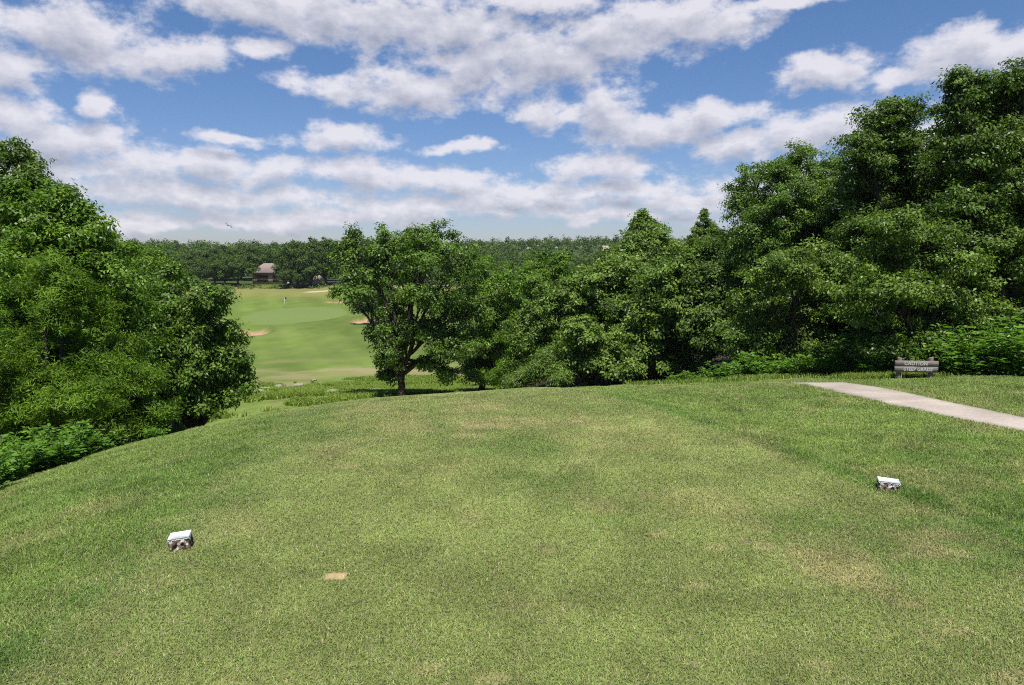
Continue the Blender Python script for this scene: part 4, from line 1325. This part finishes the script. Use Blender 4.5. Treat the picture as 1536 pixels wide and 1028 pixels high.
BLOBS = [(110, 42, 115, 42), (195, 78, 75, 34), (285, 78, 60, 24), (15, 92, 50, 30), (140, 150, 30, 16), (385, 70, 45, 16),
         (400, 8, 130, 28), (560, 28, 160, 42), (690, 45, 100, 30), (800, 0, 90, 20),
         (520, 127, 85, 16), (625, 132, 85, 30), (730, 100, 85, 34), (820, 95, 95, 42), (920, 52, 95, 42), (1040, 28, 110, 30), (1170, 2, 100, 12),
         (825, 168, 50, 20), (912, 163, 48, 34), (965, 192, 80, 24), (1060, 182, 70, 24),
         (1240, 108, 62, 22), (1440, 88, 85, 36), (1540, 82, 70, 42), (1360, 115, 50, 14),
         (1110, 222, 60, 20), (1190, 210, 80, 28), (1270, 185, 70, 30),
         (512, 202, 66, 18), (690, 223, 50, 9),
         (20, 175, 70, 32), (110, 205, 90, 32), (60, 245, 110, 28), (290, 246, 120, 22), (410, 255, 52, 20), (345, 205, 50, 9),
         (545, 258, 70, 22), (640, 272, 100, 20), (780, 290, 110, 16), (900, 252, 75, 20), (920, 285, 120, 16),
         (280, 290, 220, 18), (700, 312, 260, 13), (930, 325, 110, 9), (480, 325, 200, 10), (250, 335, 180, 11), (1020, 305, 120, 12), (1240, 290, 240, 40), (1450, 200, 200, 30)]


def azel(u, v):
    rx, rz = ray(u, v)
    a = math.atan2(rx, 1.0); e = math.atan2(rz, math.hypot(rx, 1.0))
    return a, e


# node group: density of cloud at (azimuth, elevation)
grp = bpy.data.node_groups.new('cloud_density', 'ShaderNodeTree')
grp.interface.new_socket('Vector', in_out='INPUT', socket_type='NodeSocketVector')
grp.interface.new_socket('Density', in_out='OUTPUT', socket_type='NodeSocketFloat')
grp.interface.new_socket('Raw', in_out='OUTPUT', socket_type='NodeSocketFloat')
gN, gL = grp.nodes, grp.links
gi = gN.new('NodeGroupInput'); go = gN.new('NodeGroupOutput')


def nmath(NN, LL, op, a, b=None, c=None, clamp=False):
    n = NN.new('ShaderNodeMath'); n.operation = op; n.use_clamp = clamp
    for i, s in enumerate((a, b, c)):
        if s is None: continue
        if isinstance(s, (int, float)): n.inputs[i].default_value = s
        else: LL.new(s, n.inputs[i])
    return n.outputs[0]


# domain warp
nz = gN.new('ShaderNodeTexNoise'); nz.inputs['Scale'].default_value = 9; nz.inputs['Detail'].default_value = 4; nz.inputs['Roughness'].default_value = 0.55
st = gN.new('ShaderNodeVectorMath'); st.operation = 'MULTIPLY'; st.inputs[1].default_value = (1.0, 1.55, 1.0)
gL.new(gi.outputs[0], st.inputs[0]); gL.new(st.outputs[0], nz.inputs['Vector'])
wa = gN.new('ShaderNodeVectorMath'); wa.operation = 'MULTIPLY_ADD'
wa.inputs[1].default_value = (0.10, 0.055, 0.0); wa.inputs[2].default_value = (-0.05, -0.0275, 0)
gL.new(nz.outputs['Color'], wa.inputs[0])
wp = gN.new('ShaderNodeVectorMath'); wp.operation = 'ADD'
gL.new(gi.outputs[0], wp.inputs[0]); gL.new(wa.outputs[0], wp.inputs[1])
acc = None
for (u, v, ru, rv) in BLOBS:
    a, e = azel(u, v)
    a2, _ = azel(u + ru, v); _, e2 = azel(u, v - rv)
    ra, re = (a2 - a) * 1.18, (e2 - e) * 1.18
    q = gN.new('ShaderNodeVectorMath'); q.operation = 'MULTIPLY_ADD'
    q.inputs[1].default_value = (1 / ra, 1 / re, 0); q.inputs[2].default_value = (-a / ra, -e / re, 0)
    gL.new(wp.outputs[0], q.inputs[0])
    ln = gN.new('ShaderNodeVectorMath'); ln.operation = 'LENGTH'; gL.new(q.outputs[0], ln.inputs[0])
    if acc is None: acc = ln.outputs['Value']
    else: acc = nmath(gN, gL, 'SMOOTH_MIN', acc, ln.outputs['Value'], 0.35)
nz2 = gN.new('ShaderNodeTexNoise'); nz2.inputs['Scale'].default_value = 21; nz2.inputs['Detail'].default_value = 10; nz2.inputs['Roughness'].default_value = 0.62
gL.new(st.outputs[0], nz2.inputs['Vector'])
f1 = nmath(gN, gL, 'SUBTRACT', nz2.outputs['Fac'], 0.5)
raw = nmath(gN, gL, 'MULTIPLY_ADD', f1, 2.6, nmath(gN, gL, 'SUBTRACT', 1.14, acc))
mr = gN.new('ShaderNodeMapRange'); mr.interpolation_type = 'SMOOTHSTEP'
mr.inputs[1].default_value = -0.20; mr.inputs[2].default_value = 0.66
gL.new(raw, mr.inputs[0])
gL.new(mr.outputs[0], go.inputs['Density']); gL.new(raw, go.inputs['Raw'])

tc = N.new('ShaderNodeTexCoord'); sx = N.new('ShaderNodeSeparateXYZ'); L.new(tc.outputs['Generated'], sx.inputs[0])
az = nmath(N, L, 'ARCTAN2', sx.outputs[0], sx.outputs[1])
el = nmath(N, L, 'ARCSINE', sx.outputs[2])
cv = N.new('ShaderNodeCombineXYZ'); L.new(az, cv.inputs[0]); L.new(el, cv.inputs[1])
g1 = N.new('ShaderNodeGroup'); g1.node_tree = grp; L.new(cv.outputs[0], g1.inputs[0])
up_ = N.new('ShaderNodeVectorMath'); up_.operation = 'ADD'; up_.inputs[1].default_value = (0.006, 0.022, 0); L.new(cv.outputs[0], up_.inputs[0])
g2 = N.new('ShaderNodeGroup'); g2.node_tree = grp; L.new(up_.outputs[0], g2.inputs[0])
# light reaching a cloud point falls with the cloud between it and the sun
shade = N.new('ShaderNodeMapRange'); shade.inputs[1].default_value = 0.0; shade.inputs[2].default_value = 1.3
shade.inputs[3].default_value = 1.0; shade.inputs[4].default_value = 0.0; L.new(g2.outputs['Raw'], shade.inputs[0])
cr_ = N.new('ShaderNodeValToRGB')
cr_.color_ramp.elements[0].position = 0.0; cr_.color_ramp.elements[0].color = (0.30, 0.315, 0.39, 1)
cr_.color_ramp.elements[1].position = 1.0; cr_.color_ramp.elements[1].color = (0.66, 0.64, 0.68, 1)
e_ = cr_.color_ramp.elements.new(0.5); e_.color = (0.46, 0.46, 0.52, 1)
L.new(shade.outputs[0], cr_.inputs['Fac'])
cs = N.new('ShaderNodeVectorMath'); cs.operation = 'SCALE'; cs.inputs['Scale'].default_value = 8.7; L.new(cr_.outputs['Color'], cs.inputs[0])
hs = N.new('ShaderNodeHueSaturation'); hs.inputs['Saturation'].default_value = 1.16; hs.inputs['Value'].default_value = 0.70; L.new(sky.outputs[0], hs.inputs['Color'])
skc = N.new('ShaderNodeMix'); skc.data_type = 'RGBA'; skc.blend_type = 'MULTIPLY'; skc.inputs[0].default_value = 1.0
L.new(hs.outputs[0], skc.inputs[6]); 
hz_ = N.new('ShaderNodeValToRGB')
hz_.color_ramp.elements[0].position = 0.0; hz_.color_ramp.elements[0].color = (0.78, 0.78, 1.0, 1)
hz_.color_ramp.elements[1].position = 0.30; hz_.color_ramp.elements[1].color = (0.82, 0.90, 1.06, 1)
L.new(sx.outputs[2], hz_.inputs['Fac']); L.new(hz_.outputs['Color'], skc.inputs[7])
mx = N.new('ShaderNodeMix'); mx.data_type = 'RGBA'; mx.blend_type = 'MIX'
lowfade = nmath(N, L, 'MULTIPLY', g1.outputs['Density'], 0.88)
L.new(lowfade, mx.inputs[0]); L.new(skc.outputs[2], mx.inputs[6]); L.new(cs.outputs[0], mx.inputs[7])
L.new(mx.outputs[2], bg.inputs['Color'])
w.cycles.sampling_method = 'MANUAL'; w.cycles.sample_map_resolution = 512

# ================================================================== AIR
mb = MB(); mb.box((0, 230, 20), (1500, 660, 110))
mh, nth, NH, LH = new_mat('haze_air')
oh = NH.new('ShaderNodeOutputMaterial'); pv = NH.new('ShaderNodeVolumePrincipled')
pv.inputs['Color'].default_value = (0.80, 0.86, 0.95, 1); pv.inputs['Density'].default_value = HAZE
LH.new(pv.outputs[0], oh.inputs['Volume'])
if HAZE: link('haze', mb.mesh('haze', mh), kind='stuff', label='thin summer haze in the air', cat='haze')

# ================================================================== CAMERA
cam = bpy.data.cameras.new('camera'); cam.sensor_width = 36.0; cam.lens = 36.0 * F / 1536.0; cam.clip_start = 0.05; cam.clip_end = 5000
co = bpy.data.objects.new('camera', cam); COL.objects.link(co)
co.location = (0, 0, CAMZ); co.rotation_euler = (math.pi / 2 - PITCH, 0, 0)
scene.camera = co

scene.render.engine = 'CYCLES'
vs_ = scene.view_settings
vs_.view_transform = 'Standard'; vs_.look = 'None'; vs_.exposure = 0.40; vs_.gamma = 1.0; vs_.use_curve_mapping = False
cy = scene.cycles
cy.max_bounces = 6; cy.diffuse_bounces = 3; cy.glossy_bounces = 2; cy.transmission_bounces = 3; cy.transparent_max_bounces = 4
cy.caustics_reflective = False; cy.caustics_refractive = False
cy.use_denoising = False
cy.pixel_filter_type = 'BLACKMAN_HARRIS'; cy.filter_width = 1.05
